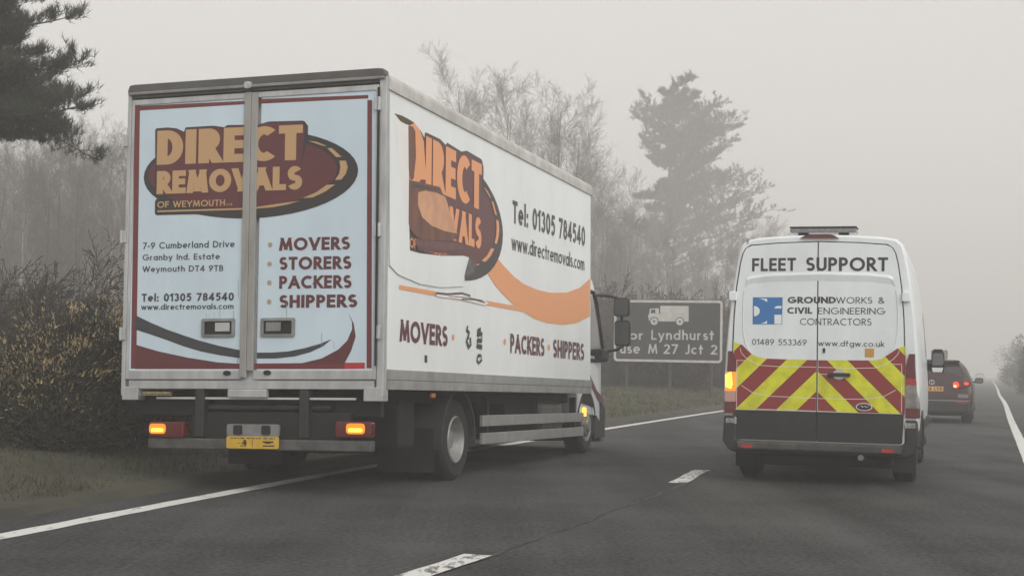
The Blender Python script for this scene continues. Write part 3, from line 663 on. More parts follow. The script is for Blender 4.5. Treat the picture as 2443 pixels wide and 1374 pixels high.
# cab
CW = 1.06
def cabring(y, z0, z1, w, wt):
    return [(-w, y, z0), (w, y, z0), (w, y, z0 + .4), (w * 1.0, y, (z0 + z1) * .5), (wt, y, z1 - .16), (wt - .05, y, z1 - .05), (wt - .18, y, z1), (-wt + .18, y, z1), (-wt + .05, y, z1 - .05), (-wt, y, z1 - .16), (-w, y, (z0 + z1) * .5), (-w, y, z0 + .4)]
b = MB(); b.loft([cabring(7.06, -.25, 1.62, CW - .01, .98), cabring(7.15, -.26, 1.70, CW, 1.0), cabring(8.05, -.30, 1.70, CW, 1.0), cabring(8.40, -.42, 1.50, CW - .03, .97), cabring(8.58, -.45, .80, CW - .09, .92), cabring(8.62, -.45, .2, CW - .12, .90)])
cab = b.build('cab', M_white, truck, bevel=.03, smooth=40)
for s_ in (1, -1):
    wv = [(7.45, .52), (8.18, .52), (8.24, .62), (8.12, 1.18), (8.02, 1.32), (7.45, 1.36)]
    b = MB(); n_ = len(wv)
    def cx(z): return (CW if z < .65 else CW - (z - .65) * .075) + .012
    fr = [(cx(z) * s_, y_, z) for y_, z in wv]; b.face(fr); b.face([((abs(x_) - .02) * s_, y_, z) for x_, y_, z in fr][::-1])
    for k in range(n_):
        q = fr[k], fr[(k + 1) % n_]; b.face([q[0], q[1], ((abs(q[1][0]) - .02) * s_, q[1][1], q[1][2]), ((abs(q[0][0]) - .02) * s_, q[0][1], q[0][2])])
    b.build('side_window', M_glass, cab)
    b = MB(); pts = [(7.40, .46), (8.26, .46), (8.36, .60), (8.16, 1.26), (8.05, 1.40), (7.40, 1.42)]
    for k in range(len(pts)):
        a_, c_ = pts[k], pts[(k + 1) % len(pts)]; b.tube([(cx(a_[1]) * s_, a_[0], a_[1]), (cx(c_[1]) * s_, c_[0], c_[1])], .028, 6)
    b.build('window_frame', M_black, cab)
    b = MB(); b.tube([(cx(1.3) * s_, 8.0, 1.36), (1.19 * s_, 8.16, 1.36), (1.31 * s_, 8.24, 1.33), (1.36 * s_, 8.26, 1.20), (1.37 * s_, 8.27, .66), (1.30 * s_, 8.24, .61), (1.17 * s_, 8.18, .60), (cx(.5) * s_, 8.06, .58)], .022, 8)
    arm = b.build('mirror_arm', M_black, truck, smooth=40)
    b = MB(); b.prism(rrect(.98, .44, 1.2, .62, .05), 1, 7.95, 8.2) if s_ > 0 else b.prism(rrect(-1.2, .44, -.98, .62, .05), 1, 7.95, 8.2); b.build('mirror_bracket', M_black, arm, bevel=.03)
    for z0, z1, dx in ((1.07, 1.33, 0), (.66, 1.02, .01)):
        o = rrect(1.27 + dx, z0, 1.49 + dx, z1, .045); o = [(x_ * s_, z_) for x_, z_ in o]; cxm, czm = (1.38 + dx) * s_, (z0 + z1) / 2
        def ringm(y_, k): return [(cxm + (x_ - cxm) * k, y_, czm + (z_ - czm) * k) for x_, z_ in o]
        b = MB(); b.loft([ringm(8.17, .97), ringm(8.19, 1.0), ringm(8.25, .98), ringm(8.31, .75)]); hd = b.build('mirror', M_black, truck, smooth=50)
        b = MB(); b.face(ringm(8.167, .86)); b.build('mirror_glass', M_mirror, hd)
    b = MB()                                                    # wheel arch, bumper end and step
    cz = tgz(1.05 * s_, 7.52) + .38
    pts = [(7.52 - .47 * math.cos(R(a)), cz + .47 * math.sin(R(a))) for a in range(10, 171, 10)]; pts2 = [(7.52 - .43 * math.cos(R(a)), cz + .43 * math.sin(R(a))) for a in range(170, 9, -10)]
    b.prism(pts + pts2, 0, 1.07 * s_, .75 * s_)
    b.prism([(8.02, -.62), (8.60, -.60), (8.64, -.20), (8.30, -.02), (8.02, -.22), (7.97, -.45)], 0, 1.04 * s_, .7 * s_)
    b.build('wheel_arch', M_black, cab, bevel=.02)
    b = MB(); b.prism(rrect(7.28, -.30, 7.36, -.18, .03), 0, 1.10 * s_, 1.06 * s_); b.build('side_indicator', M_amberhot, cab)
    b = MB()
    P_ = [(7.30, .62), (7.50, .45), (7.75, .22), (8.05, .05), (8.40, -.05), (8.42, -.16), (8.05, -.06), (7.75, .10), (7.45, .28), (7.30, .36)]
    b.face([((CW + .004) * s_, y_, z_) for y_, z_ in P_]); b.build('cab_stripe', M_maroon, cab)
b = MB(); b.box(-1.02, 1.02, 8.45, 8.68, -.66, -.24); b.build('front_bumper', mat('grey_bumper', (.22, .22, .21), .5), cab, bevel=.04)
b = MB(); b.face([(-.86, 8.452, 1.40), (.86, 8.452, 1.40), (.90, 8.60, .72), (-.90, 8.60, .72)]); b.build('windscreen', M_glass, cab)
b = MB(); b.box(-.75, .75, 8.60, 8.65, .0, .5); b.build('grille', M_black, cab, bevel=.01)
for s_ in (1, -1):
    b = MB(); b.prism(rrect(min(.62 * s_, .92 * s_), -.52, max(.62 * s_, .92 * s_), -.34, .03), 1, 8.67, 8.70); b.build('headlamp', M_clear, cab)
b = MB(); b.box(-.95, .95, 7.0, 8.4, -.40, -.26); b.build('cab_floor', M_chas, truck)

# ================================================================== VAN
VM = pose(3.165, 15.037, 0, .30)
van = thing('van', 'white high-roof panel van with red and yellow chevrons, rear view in the right-hand lane', 'van', VM)
VR = face_hit(VM, 1, 0.0)
def flatV(u, v, l): return (u, -l, v)
def Z6(x, y): return (1700 + x / 4.0404, 520 + y / 4.0404)
def Z7(x, y): return (1700 + x / 3.6154, 800 + y / 3.6154)
HALF = [(0, .36), (.84, .36), (.93, .42), (.975, .58), (.985, .80), (.985, 1.0), (.968, 1.35), (.94, 1.7), (.905, 2.0), (.872, 2.22), (.845, 2.36), (.815, 2.455), (.76, 2.505), (.62, 2.53), (.3, 2.55), (0, 2.555)]
def vring(y, k=1.0, zc=None, top=None, dz=0, hw=1.0):
    pts = [(x * hw, z) for x, z in HALF]
    if top: pts = [(x, .36 + (z - .36) * (top - .36) / (2.555 - .36)) for x, z in pts]
    pts = [(x * k, 1.4 + (z - 1.4) * k) if k != 1 else (x, z) for x, z in pts]
    full = pts + [(-x, z) for x, z in pts[-2:0:-1]]
    return [(x, y, z) for x, z in full]
b = MB(); b.loft([vring(0, .978), vring(.02, .992), vring(.06, 1.0), vring(1.5), vring(3.2), vring(3.7, top=2.50), vring(4.15, top=2.2, hw=.985), vring(4.55, top=1.62, hw=.97), vring(4.75, top=1.32, hw=.96), vring(5.2, top=1.12, hw=.93), vring(5.42, top=.85, hw=.86)])
body = b.build('body', M_white, van, smooth=35)
# rear doors on a dark backing that shows as the shut lines
def dpoly(s_, e):
    o = [(.006 + e, .445), (.835 - e, .445), (.852 - e, .8), (.862 - e, 1.3), (.85 - e, 1.7), (.828 - e, 2.0), (.79 - e, 2.26), (.765 - e, 2.36), (.735 - e, 2.415), (.68 - e, 2.44 - e), (.4, 2.462 - e), (.006 + e, 2.475 - e)]
    return [((x - .025) if s_ > 0 else (-x - .025), z) for x, z in o]
b = MB(); b.prism([(-x, z) for x, z in ()] or [(p[0], p[1]) for p in dpoly(1, -.012)] , 1, .01, -.004); b.prism(dpoly(-1, -.012), 1, .01, -.0042)
b.build('door_seal', M_ink, van)
for s_ in (1, -1):
    b = MB(); b.prism(dpoly(s_, 0), 1, .008, -.012); d = b.build('rear_door', M_white, van, bevel=.004)
    b = MB(); po = [p for p in dpoly(s_, .004)]; x_in, x_out = po[0][0], po[1][0]
    b.prism([(x_in - .006 * s_, .436), (x_out + .006 * s_, .436), (x_out + .024 * s_, .738), (x_in - .006 * s_, .738)], 1, -.002, -.018); b.build('lower_cladding', M_black, d, bevel=.004)
    for zc in (1.915,):
        xo = (.872 if zc > 1.5 else .868) * s_ - .02
        b = MB(); b.prism(rrect(xo - .04, zc - .05, xo + .04, zc + .05, .02), 1, -.045, -.005); b.build('hinge', M_white, d, bevel=.008)
# window-blank lip pressed into both doors
b = MB(); up = [(335, 600), (372, 585), (560, 560), (1022, 545), (1500, 556), (1700, 578), (1742, 600)]; lo = [(312, 672), (345, 640), (540, 618), (1022, 607), (1530, 617), (1728, 640), (1765, 672)]
U = [VR(*Z6(*p)) for p in up]; Lw = [VR(*Z6(*p)) for p in lo]
for k in range(len(U) - 1):
    b.face([(U[k][0], -.023, U[k][1]), (U[k+1][0], -.023, U[k+1][1]), (Lw[k+1][0], -.0125, Lw[k+1][1]), (Lw[k][0], -.0125, Lw[k][1])])
    b.face([(U[k][0], -.023, U[k][1]), (U[k+1][0], -.023, U[k+1][1]), (U[k+1][0], -.0125, U[k+1][1] + .03), (U[k][0], -.0125, U[k][1] + .03)])
b.build('pressed_lip', M_white, van, smooth=30)
# chevrons
m = bpy.data.materials.new('chevron_stripes'); m.use_nodes = True; n = m.node_tree; pb = n.nodes['Principled BSDF']; pb.inputs['Roughness'].default_value = .45
tc = n.nodes.new('ShaderNodeTexCoord'); sx = n.nodes.new('ShaderNodeSeparateXYZ'); n.links.new(tc.outputs['Object'], sx.inputs[0])
def mn(op, a, c=None):
    q = n.nodes.new('ShaderNodeMath'); q.operation = op
    for k, v in enumerate((a, c)):
        if v is None: continue
        if isinstance(v, (int, float)): q.inputs[k].default_value = v
        else: n.links.new(v, q.inputs[k])
    return q.outputs[0]
u_ = mn('ADD', mn('ABSOLUTE', mn('ADD', sx.outputs[0], .025)), mn('SUBTRACT', sx.outputs[2], .742))
st = mn('LESS_THAN', mn('FRACT', mn('DIVIDE', u_, .415)), .5)
nzn = n.nodes.new('ShaderNodeTexNoise'); nzn.inputs['Scale'].default_value = 7; nzn.inputs['Detail'].default_value = 6; n.links.new(tc.outputs['Object'], nzn.inputs[0])
yr = n.nodes.new('ShaderNodeValToRGB'); yr.color_ramp.elements[0].position = .35; yr.color_ramp.elements[1].position = .6
yr.color_ramp.elements[0].color = (.52, .52, .02, 1); yr.color_ramp.elements[1].color = (.66, .68, .02, 1); n.links.new(nzn.outputs['Fac'], yr.inputs[0])
mxn = n.nodes.new('ShaderNodeMix'); mxn.data_type = 'RGBA'; n.links.new(st, mxn.inputs['Factor']); n.links.new(yr.outputs[0], mxn.inputs['A']); mxn.inputs['B'].default_value = (.24, .026, .026, 1)
n.links.new(mxn.outputs['Result'], pb.inputs['Base Color'])
b = MB()
topL = [(188, 58), (258, 82), (300, 125), (345, 165), (400, 188), (480, 200), (620, 205), (800, 210), (897, 213)]; topR = [(913, 213), (1100, 213), (1300, 215), (1400, 213), (1460, 200), (1520, 162), (1590, 115), (1640, 98), (1660, 92)]
for top in (topL, topR):
    P = [VR(*Z7(*p)) for p in top]
    for k in range(len(P) - 1):
        b.face([(P[k][0], -.0135, .742), (P[k+1][0], -.0135, .742), (P[k+1][0], -.0135, P[k+1][1]), (P[k][0], -.0135, P[k][1])])
b.build('chevron_panel', m, van, fix=False)
lb = MB(); VMt = [M_char, mat('blue_vinyl', (.035, .17, .42), .4), M_side, mat('white_vinyl_edge', (.72, .70, .68), .5), mat('amber_sticker', (.52, .27, .04), .5), M_ink, mat('grey_seam', (.25, .25, .25), .6)]
V0 = .0142
def VT(s, a, bb, c, wt, mi=0, **k): put_text(lb, VR, s, Z6(*a), Z6(*bb), Z6(*c), wt, V0 + (.003 if False else 0), mi, flatV, **k)
VT('FLEET', (382, 515), (805, 511), (382, 390), .19, gap=.11); VT('SUPPORT', (900, 512), (1692, 514), (900, 381), .19, gap=.11)
VT('GROUND', (725, 822), (1190, 823), (725, 760), .22, gap=.08); VT('WORKS', (1193, 824), (1540, 825), (1193, 763), .11); VT('&', (1597, 826), (1660, 826), (1597, 764), .12)
VT('CIVIL', (722, 922), (962, 922), (722, 862), .22, gap=.10); VT('ENGINEERING', (1018, 926), (1665, 930), (1018, 864), .11); VT('CONTRACTORS', (845, 1031), (1532, 1035), (845, 967), .11)
VT('01489 553369', (382, 1222), (908, 1228), (382, 1165), .115); VT('www.dfgw.co.uk', (1018, 1232), (1657, 1242), (1018, 1178), .115)
VP = lambda pts, mi, k=0, z=Z6: put_poly(lb, VR, [z(*p) for p in pts], V0 + k * .0005, mi, flatV)
VP([(390, 765), (677, 765), (672, 1025), (388, 1025)], 1)
VP([(400, 850), (420, 850), (440, 862), (455, 880), (457, 900), (453, 918), (438, 935), (420, 945), (400, 947)], 2, 1)
VP([(440, 776), (527, 779), (528, 812), (500, 792), (470, 782)], 2, 1); VP([(528, 988), (526, 1018), (462, 1018), (500, 1006)], 2, 1)
VP([(598, 872), (606, 856), (625, 848), (667, 848), (667, 872)], 2, 1); VP([(598, 933), (667, 933), (667, 1022), (598, 1022)], 2, 1)
VP([(1470, 1258), (1558, 1258), (1556, 1342), (1469, 1340)], 4)
for pts in ([(210, 213), (285, 216)], [(238, 108), (250, 150), (285, 190), (340, 225), (420, 258), (560, 268), (760, 270), (897, 274)], [(913, 274), (1220, 283), (1400, 280), (1480, 255), (1560, 205), (1600, 160), (1610, 135)], [(1545, 247), (1630, 250)],
            [(250, 430), (345, 492), (480, 522), (660, 530), (897, 541)], [(913, 543), (1150, 548), (1320, 548), (1470, 530), (1580, 470)], [(380, 633), (897, 652)], [(913, 652), (1260, 668), (1440, 675)], [(212, 215), (208, 630)], [(1632, 250), (1630, 660)], [(913, 334), (1000, 335)]):
    put_line(lb, VR, [Z7(*p) for p in pts], .0055, V0 + .0006, 3, flatV)
lb.build('livery', VMt, van, fix=False)
for pts in ([(310, 700), (300, 760), (296, 900), (296, 1100), (318, 1200), (360, 1290)], [(1772, 700), (1786, 900), (1785, 1100), (1760, 1220), (1700, 1290)]):
    P = [VR(*Z6(*p)) for p in pts]; b = MB(); b.tube([(q[0], -.012, q[1]) for q in P], .006, 6); b.build('panel_crease', M_white, van, smooth=60)
c_ = VR(*Z7(1092, 338)); b = MB(); b.prism([(c_[0] + .065 * math.cos(R(a)), c_[1] + .05 * math.sin(R(a))) for a in range(0, 360, 15)], 1, -.022, -.012); hb = b.build('door_handle', mat('silver_trim', (.5, .5, .5), .3, .7), van, smooth=40)
b = MB(); b.prism(rrect(c_[0] - .115, c_[1] - .02, c_[0] + .115, c_[1] + .018, .017), 1, -.05, -.026); b.build('grip', M_black, hb, bevel=.006)
c_ = VR(*Z7(962, 130)); b = MB(); b.prism(rrect(c_[0] - .012, c_[1] - .025, c_[0] + .012, c_[1] + .025, .01), 1, -.02, -.012); b.build('lock', M_black, van)
c_ = VR(*Z7(1308, 616))
def oval(a, bb): return [(c_[0] + a * math.cos(R(t)), c_[1] + bb * math.sin(R(t))) for t in range(0, 360, 12)]
b = MB(); b.prism(oval(.082, .040), 1, -.022, -.013); bd = b.build('badge', M_chrome, van)
b = MB(); b.prism(oval(.072, .032), 1, -.0235, -.022); b.build('badge_field', M_ink, bd)
b = MB(); b.tube([(c_[0] - .045, -.0245, c_[1] - .006), (c_[0] - .03, -.0245, c_[1] + .014), (c_[0] - .012, -.0245, c_[1] - .004), (c_[0] + .006, -.0245, c_[1] + .010), (c_[0] + .022, -.0245, c_[1] - .004), (c_[0] + .045, -.0245, c_[1] + .010)], .004, 5); b.build('badge_script', M_chrome, bd)
for s_ in (1, -1):                                              # tall tail lamps wrapping round the corners
    def lampring(z, xi, xo): 
        return [(xi * s_ - .0, -.022, z), ((xo - .02) * s_, -.020, z), (xo * s_, .03, z), ((xo + .006) * s_, .16, z), ((xo - .05) * s_, .17, z), (xi * s_, .03, z)]
    segs = [(.70, .82, M_redlens, 'lens'), (.82, .93, M_clear if s_ > 0 else mat('pink_clear_lens', (.5, .3, .25), .15), 'reversing_lens'), (.93, 1.13, M_clear if s_ > 0 else M_amber, 'indicator_lens'), (1.13, 1.345, M_redlens, 'lens')]
    if s_ > 0: segs = [(.70, .80, M_redlens, 'lens'), (.80, 1.03, mat('smoky_clear_lens', (.32, .30, .29), .15, .2, var=.5, vscale=14), 'indicator_lens'), (1.03, 1.10, mat('deep_red_lens', (.26, .012, .016), .15, coat=.5, emit=(1, .03, .03), estr=.05), 'lens'), (1.10, 1.345, M_redlens, 'lens')]
    lampo = bpy.data.objects.new('tail_lamp', None); COL.objects.link(lampo); lampo.parent = van
    def xo(z): return .955 + .03 * min(1, max(0, (1.25 - z) / .4))
    def xi(z): return .865 if z < 1.25 else .865 + (z - 1.25) * .35
    for z0, z1, mm, nm in segs:
        b = MB(); zs = [z0, (z0 + z1) / 2, z1 - .002]; b.loft([lampring(z, xi(z) - .012, xo(z)) for z in zs]); b.build(nm, mm, lampo, smooth=30)
    if s_ < 0:
        b = MB(); b.prism([(-.965, 1.10), (-.90, 1.13), (-.885, 1.0), (-.90, .95), (-.96, .97)], 1, -.026, -.0215); b.build('bulb', M_amberhot, lampo)
    b = MB(); b.box(*sorted((.84 * s_, .965 * s_)), -.03, .05, .585, .665); b.build('clear_marker', M_clear, van, bevel=.015)
b = MB()                                                        # bumper
b.prism([(-.97, .68), (-.985, .42), (-.93, .33), (-.86, .30), (.86, .30), (.93, .33), (.985, .42), (.97, .68), (.845, .68), (.845, .44), (.80, .425), (-.80, .425), (-.845, .44), (-.845, .68)], 1, -.03, .14)
bp = b.build('bumper', M_black, van, bevel=.02)
b = MB(); b.box(-.83, .82, -.10, .0, .335, .42); b.build('bumper_step', mat('scuffed_plastic', (.075, .068, .06), .65, var=.6, vscale=6), bp, bevel=.02)
for x_ in (-.72, .68):
    b = MB(); b.prism(rrect(x_ - .055, .352, x_ + .055, .388, .01), 1, -.104, -.10); b.build('reflector', M_brred, bp)
b = MB(); b.box(-.8, .8, .1, 3.5, .28, .38); b.box(-.75, .75, .75, 1.1, .14, .36); b.box(-.6, .72, .2, .7, .17, .34); b.build('underbody', M_chas, van, bevel=.03)
b = MB(); b.tube([(.42, -.06, .29), (.42, .5, .28)], .03, 10); b.build('exhaust_pipe', M_alud, van)
for s_ in (1, -1):
    wheel(van, (.92 * s_, .98, .34), .34, .21, False, s_, .20, False, M_drim); wheel(van, (.90 * s_, 4.45, .34), .34, .21, False, s_, .20, False, M_drim)
    b = MB(); b.box(*sorted((.70 * s_, .93 * s_)), .56, .575, .12, .34); b.build('mud_flap', M_rub, van)
    b = MB(); pts = [(.98 - .40 * math.cos(R(a)), .36 + .40 * math.sin(R(a))) for a in range(0, 181, 12)]; pts2 = [(.98 - .36 * math.cos(R(a)), .36 + .36 * math.sin(R(a))) for a in range(180, -1, -12)]
    b.prism(pts + pts2, 0, .995 * s_, .9 * s_); b.build('wheel_arch', M_black, van)
    b = MB(); b.box(*sorted((.975 * s_, .995 * s_)), 1.5, 3.9, .52, .64); b.build('side_moulding', M_black, van, bevel=.006)
    b = MB(); b.face([(.972 * s_, 3.25, 1.35), (.955 * s_, 4.30, 1.30), (.925 * s_, 3.95, 1.9), (.93 * s_, 3.25, 1.9)]); b.build('cab_window', M_glass, van)
    xm = 1.0 * s_
    o = [(x_ * s_, z_) for x_, z_ in [(1.02, 1.16), (1.17, 1.16), (1.185, 1.24), (1.175, 1.40), (1.15, 1.455), (1.05, 1.455), (1.03, 1.42), (1.02, 1.3)]]
    def ringm(y_, k): return [(1.1 * s_ + (x_ - 1.1 * s_) * k, y_, 1.3 + (z_ - 1.3) * k) for x_, z_ in o]
    b = MB(); b.loft([ringm(3.68, .96), ringm(3.70, 1), ringm(3.78, .98), ringm(3.86, .7)]); b.box(*sorted((.93 * s_, 1.05 * s_)), 3.74, 3.8, 1.18, 1.28)
    mr = b.build('mirror', M_black, van, smooth=50)
    b = MB(); b.face([(p[0], p[1], p[2] * .62 + 1.37 * .38) for p in ringm(3.677, .82)]); b.build('mirror_glass', M_mirror, mr)
    b = MB(); b.prism([(x_ * s_, z_) for x_, z_ in [(1.04, 1.17), (1.15, 1.17), (1.165, 1.225), (1.03, 1.225)]], 1, 3.672, 3.68); b.build('lower_mirror_glass', M_chrome, mr)
    b = MB(); b.prism(rrect(*sorted((.60 * s_, .82 * s_))[:1], .78, sorted((.60 * s_, .82 * s_))[1], .96, .04), 1, 5.33, 5.40); b.build('headlamp', M_clear, van)
b = MB(); b.face([(-.72, 4.20, 2.12), (.72, 4.20, 2.12), (.83, 4.72, 1.37), (-.83, 4.72, 1.37)]); b.build('windscreen', M_glass, van)
c0 = VR(*Z6(848, 196)); c1 = VR(*Z6(1218, 196)); b = MB(); zz = VR(*Z6(1030, 160))[1]
b.prism([(c0[0], c0[1]), (c1[0], c1[1]), (c1[0] - .045, zz - .012), (c1[0] - .09, zz), (c0[0] + .09, zz), (c0[0] + .045, zz - .012)], 1, -.03, .02); b.build('brake_lamp', M_redlens, van)
lbz = 2.60
bar = MB(); bar.prism(rrect(-.345, lbz, .335, lbz + .05, .015), 1, .28, .56); bo = bar.build('light_bar', mat('grey_lens_bar', (.20, .205, .21), .25, coat=.4, var=.4, vscale=25), van, bevel=.012)
b = MB(); b.box(-.35, .34, .27, .57, lbz + .052, lbz + .064); b.build('lid', M_black, bo, bevel=.004)
for x_ in (-.27, .15): b = MB(); b.box(x_, x_ + .1, .36, .5, 2.53, lbz - .002); b.build('foot', M_black, bo)
b = MB(); b.box(-.76, -.74, -.0, .06, 2.46, 2.515); b.build('roof_seam', mat('grey_seam', (.25, .25, .25), .6), van)

# ================================================================== CARS AHEAD
def make_car(name, label, M, paint, detail=True):
    car = thing(name, label, 'car', M)
    def ring(y, zb, zbe, zt, wl, wb, wt):
        h = [(0, zb), (wl * .88, zb), (wl * .98, zb + .10), (wl, zb + .3 * (zbe - zb) + .05), (wl, zbe - .12 * (zbe - zb)), (wb, zbe), (wb - (wb - wt) * .55, zbe + .55 * (zt - zbe)), (wt, zt - .16 * (zt - zbe)), (wt - .10, zt - .03 * (zt - zbe)), (0, zt)]
        return [(x, y, z) for x, z in h + [(-x, z) for x, z in h[-2:0:-1]]]
    b = MB(); b.loft([ring(0, .32, .70, .72, .84, .80, .70), ring(.04, .28, .78, .80, .90, .87, .80), ring(.10, .26, .93, 1.0, .915, .89, .80), ring(.42, .25, 1.0, 1.43, .92, .885, .64), ring(1.2, .25, .99, 1.50, .92, .885, .65), ring(2.3, .25, .97, 1.47, .92, .885, .64), ring(3.15, .25, .95, 1.02, .92, .87, .70), ring(3.95, .27, .82, .86, .90, .85, .68), ring(4.2, .32, .62, .66, .82, .76, .6)])
    bd = b.build('body', paint, car, smooth=50)
    b = MB(); b.face([(-.70, .095, .985), (.70, .095, .985), (.665, .25, 1.20), (.60, .375, 1.375), (-.60, .375, 1.375), (-.665, .25, 1.20)]); b.build('rear_window', M_glass, car)
    b = MB(); b.prism([(-.64, 1.42), (.64, 1.42), (.60, 1.475), (-.60, 1.475)], 1, .30, .60); b.build('spoiler', paint, car, bevel=.02)
    b = MB(); b.box(-.86, .86, -.035, .25, .24, .52); b.build('bumper', M_black, car, bevel=.05)
    for s_ in (1, -1):
        b = MB(); b.prism([(.46 * s_, .84), (.58 * s_, .80), (.76 * s_, .86), (.885 * s_, .91), (.86 * s_, .99), (.64 * s_, 1.02), (.52 * s_, .95)], 1, .025, .14); lp = b.build('tail_lamp', M_redlens, car, bevel=.01)
        for cx_, cz_, ra_, rb2 in ((.54, .90, .07, .075), (.77, .935, .055, .032)):
            b = MB(); b.prism([(cx_ * s_ + ra_ * math.cos(R(a)), cz_ + rb2 * math.sin(R(a))) for a in range(0, 360, 24)], 1, .0, .03); b.build('lit_lens', M_redlit, lp)
        if detail:
            b = MB(); b.prism([(.52 * s_ + .035 * math.cos(R(a)), .87 + .028 * math.sin(R(a))) for a in range(0, 360, 30)], 1, -.004, .0); b.build('bulb', mat('lit_red_core', (.9, .5, .2), .2, emit=(1, .5, .18), estr=2.2), lp)
            b = MB(); b.prism(rrect(*sorted((.58 * s_, .82 * s_))[:1], .60, sorted((.58 * s_, .82 * s_))[1], .69, .03), 1, -.006, .05); b.build('bumper_lens', mat('dull_lens', (.22, .2, .2), .3), car)
            b = MB(); b.prism(rrect(*sorted((.56 * s_, .78 * s_))[:1], .475, sorted((.56 * s_, .78 * s_))[1], .51, .012), 1, -.045, -.03); b.build('reflector', M_brred, car)
        wheel(car, (.88 * s_, .82, .33), .33, .22, False, s_, .2, False, M_drim); wheel(car, (.88 * s_, 3.42, .33), .33, .22, False, s_, .2, False, M_drim)
        b = MB(); b.face([(.893 * s_, .55, 1.02), (.892 * s_, 2.75, 1.0), (.70 * s_, 2.2, 1.40), (.70 * s_, .75, 1.40)]); b.build('side_window', M_glass, car)
        b = MB(); o = rrect(.93, .93, 1.13, 1.07, .05)
        def rm(y_, k): return [((1.03 + (x_ - 1.03) * k) * s_, y_, 1.0 + (z_ - 1.0) * k) for x_, z_ in o]
        b.loft([rm(2.6, .95), rm(2.63, 1), rm(2.72, .6)]); b.box(*sorted((.86 * s_, .96 * s_)), 2.63, 2.68, .94, .98); mr = b.build('mirror', paint, car, smooth=50)
        b = MB(); b.face(rm(2.597, .84)); b.build('mirror_glass', M_mirror, mr)
    b = MB(); b.prism(rrect(-.26, .745, .26, .855, .01), 1, .0, .05); pl = b.build('number_plate', mat('car_plate', (.72, .40, .10), .4), car)
    if detail:
        b = MB(); put_text(b, lambda a, c: (a, c), 'BP14 LYR', (-.225, .765), (.235, .765), (-.225, .838), .16, .0012, 0, lambda u, v, l: (u, -l, v)); b.build('plate_lettering', M_ink, pl)
        b = MB(); b.box(-.31, -.262, .0, .05, .75, .85); b.build('plate_band', mat('blue_band', (.05, .12, .3), .4), pl)
        b = MB(); b.prism([(.065 * math.cos(R(a)), .95 + .065 * math.sin(R(a))) for a in range(0, 360, 15)], 1, .02, .12); bg_ = b.build('badge', M_chrome, car)
        b = MB(); b.box(-.035, -.012, .016, .02, .915, .985); b.box(.012, .035, .016, .02, .915, .985); b.box(-.05, .05, .017, .0195, .945, .96); b.build('badge_mark', M_ink, bg_)
        b = MB(); b.box(-.84, .84, -.045, -.0, .525, .545); b.build('chrome_strip', M_chrome, car)
        b = MB(); b.tube([(0.25, .75, 1.49), (.25, .58, 1.60)], [.012, .005], 6); b.build('aerial', M_black, car)
        b = MB(); b.tube([(-.02, .10, 1.0), (-.35, .19, 1.10)], .012, 5); b.build('wiper', M_black, car)
        b = MB(); b.box(-.7, .7, .1, 4.0, .18, .3); b.build('underbody', M_chas, car)
    return car
M_carblk = mat('dark_brown_black_paint', (.022, .0045, .006), .3, coat=.15)
make_car('hatchback_car', 'dark tall hatchback with lit red tail lamps, driving just ahead of the van', pose(9.84, 34.3, 0, .318), M_carblk)
far = fR(300) - 2.6
make_car('distant_car', 'pale distant car almost lost in the fog at the far end of the road', pose(far, 300, 0, .318), mat('pale_paint', (.4, .4, .4), .4), detail=False)

# ================================================================== ROAD SIGNS
sp = at(1598, 50); sgn = thing('road_sign', 'large dark road sign with a white lorry symbol, pointing lorries to M 27', 'road sign', pose(sp.x, sp.y, .25, .30))
SGM = pose(sp.x, sp.y, .25, .30); SG = face_hit(SGM, 1, 0.0)
def flatG(u, v, l): return (u, -l, v)
tl, br = SG(1466, 714), SG(1723, 866); x0, x1, z0, z1 = tl[0], br[0], (SG(1466, 862)[1] + br[1]) / 2, (tl[1] + SG(1722, 718)[1]) / 2
b = MB(); b.prism(rrect(x0, z0, x1, z1, .14), 1, .0, .03); b.build('board', mat('dark_grey_sign_face', (.045, .046, .046), .5, var=.15, vscale=2), sgn)
lb = MB(); o_ = rrect(x0 + .004, z0 + .004, x1 - .004, z1 - .004, .136); i_ = rrect(x0 + .085, z0 + .085, x1 - .085, z1 - .085, .06)
for k in range(len(o_)):
    q = (k + 1) % len(o_); lb.face([flatG(*o_[k], .003), flatG(*o_[q], .003), flatG(*i_[q], .003), flatG(*i_[k], .003)])
def Z5(x, y): return (1400 + x / 3.4361, 660 + y / 3.4361)
def GT(s, a, c, d, wt=.155, **k): put_text(lb, SG, s, Z5(*a), Z5(*c), Z5(*d), wt, .003, 0, flatG, **k)
GT('For', (282, 513), (463, 516), (282, 440)); GT('Lyndhurst', (528, 516), (1042, 520), (528, 437), gap=.16)
GT('use', (272, 628), (436, 630), (272, 545)); GT('M', (502, 630), (578, 631), (502, 551)); GT('27', (628, 632), (748, 633), (628, 553)); GT('Jct', (802, 634), (952, 636), (802, 555), gap=.16); GT('2', (1014, 637), (1070, 638), (1014, 558))
SGP = lambda pts, mi=0, k=.003: put_poly(lb, SG, [Z5(*p) for p in pts], k, mi, flatG)
SGP([(603, 238), (835, 240), (835, 368), (582, 366), (510, 362), (502, 315), (510, 310), (518, 262), (590, 258), (592, 302), (602, 302)])
SGP([(528, 270), (562, 268), (562, 298), (523, 300)], 1, .0045)
for cx_, cy_ in ((552, 366), (762, 368)):
    for rr, mi, k in ((37, 1, .004), (30, 0, .0048), (9, 1, .0056)):
        SGP([(cx_ + rr * math.cos(R(a)), cy_ + rr * math.sin(R(a))) for a in range(0, 360, 15)], mi, k)
lb.build('legend', [mat('retroreflective_white', (.62, .61, .58), .5, var=.2, vscale=5), MATS['dark_grey_sign_face']], sgn, fix=False)
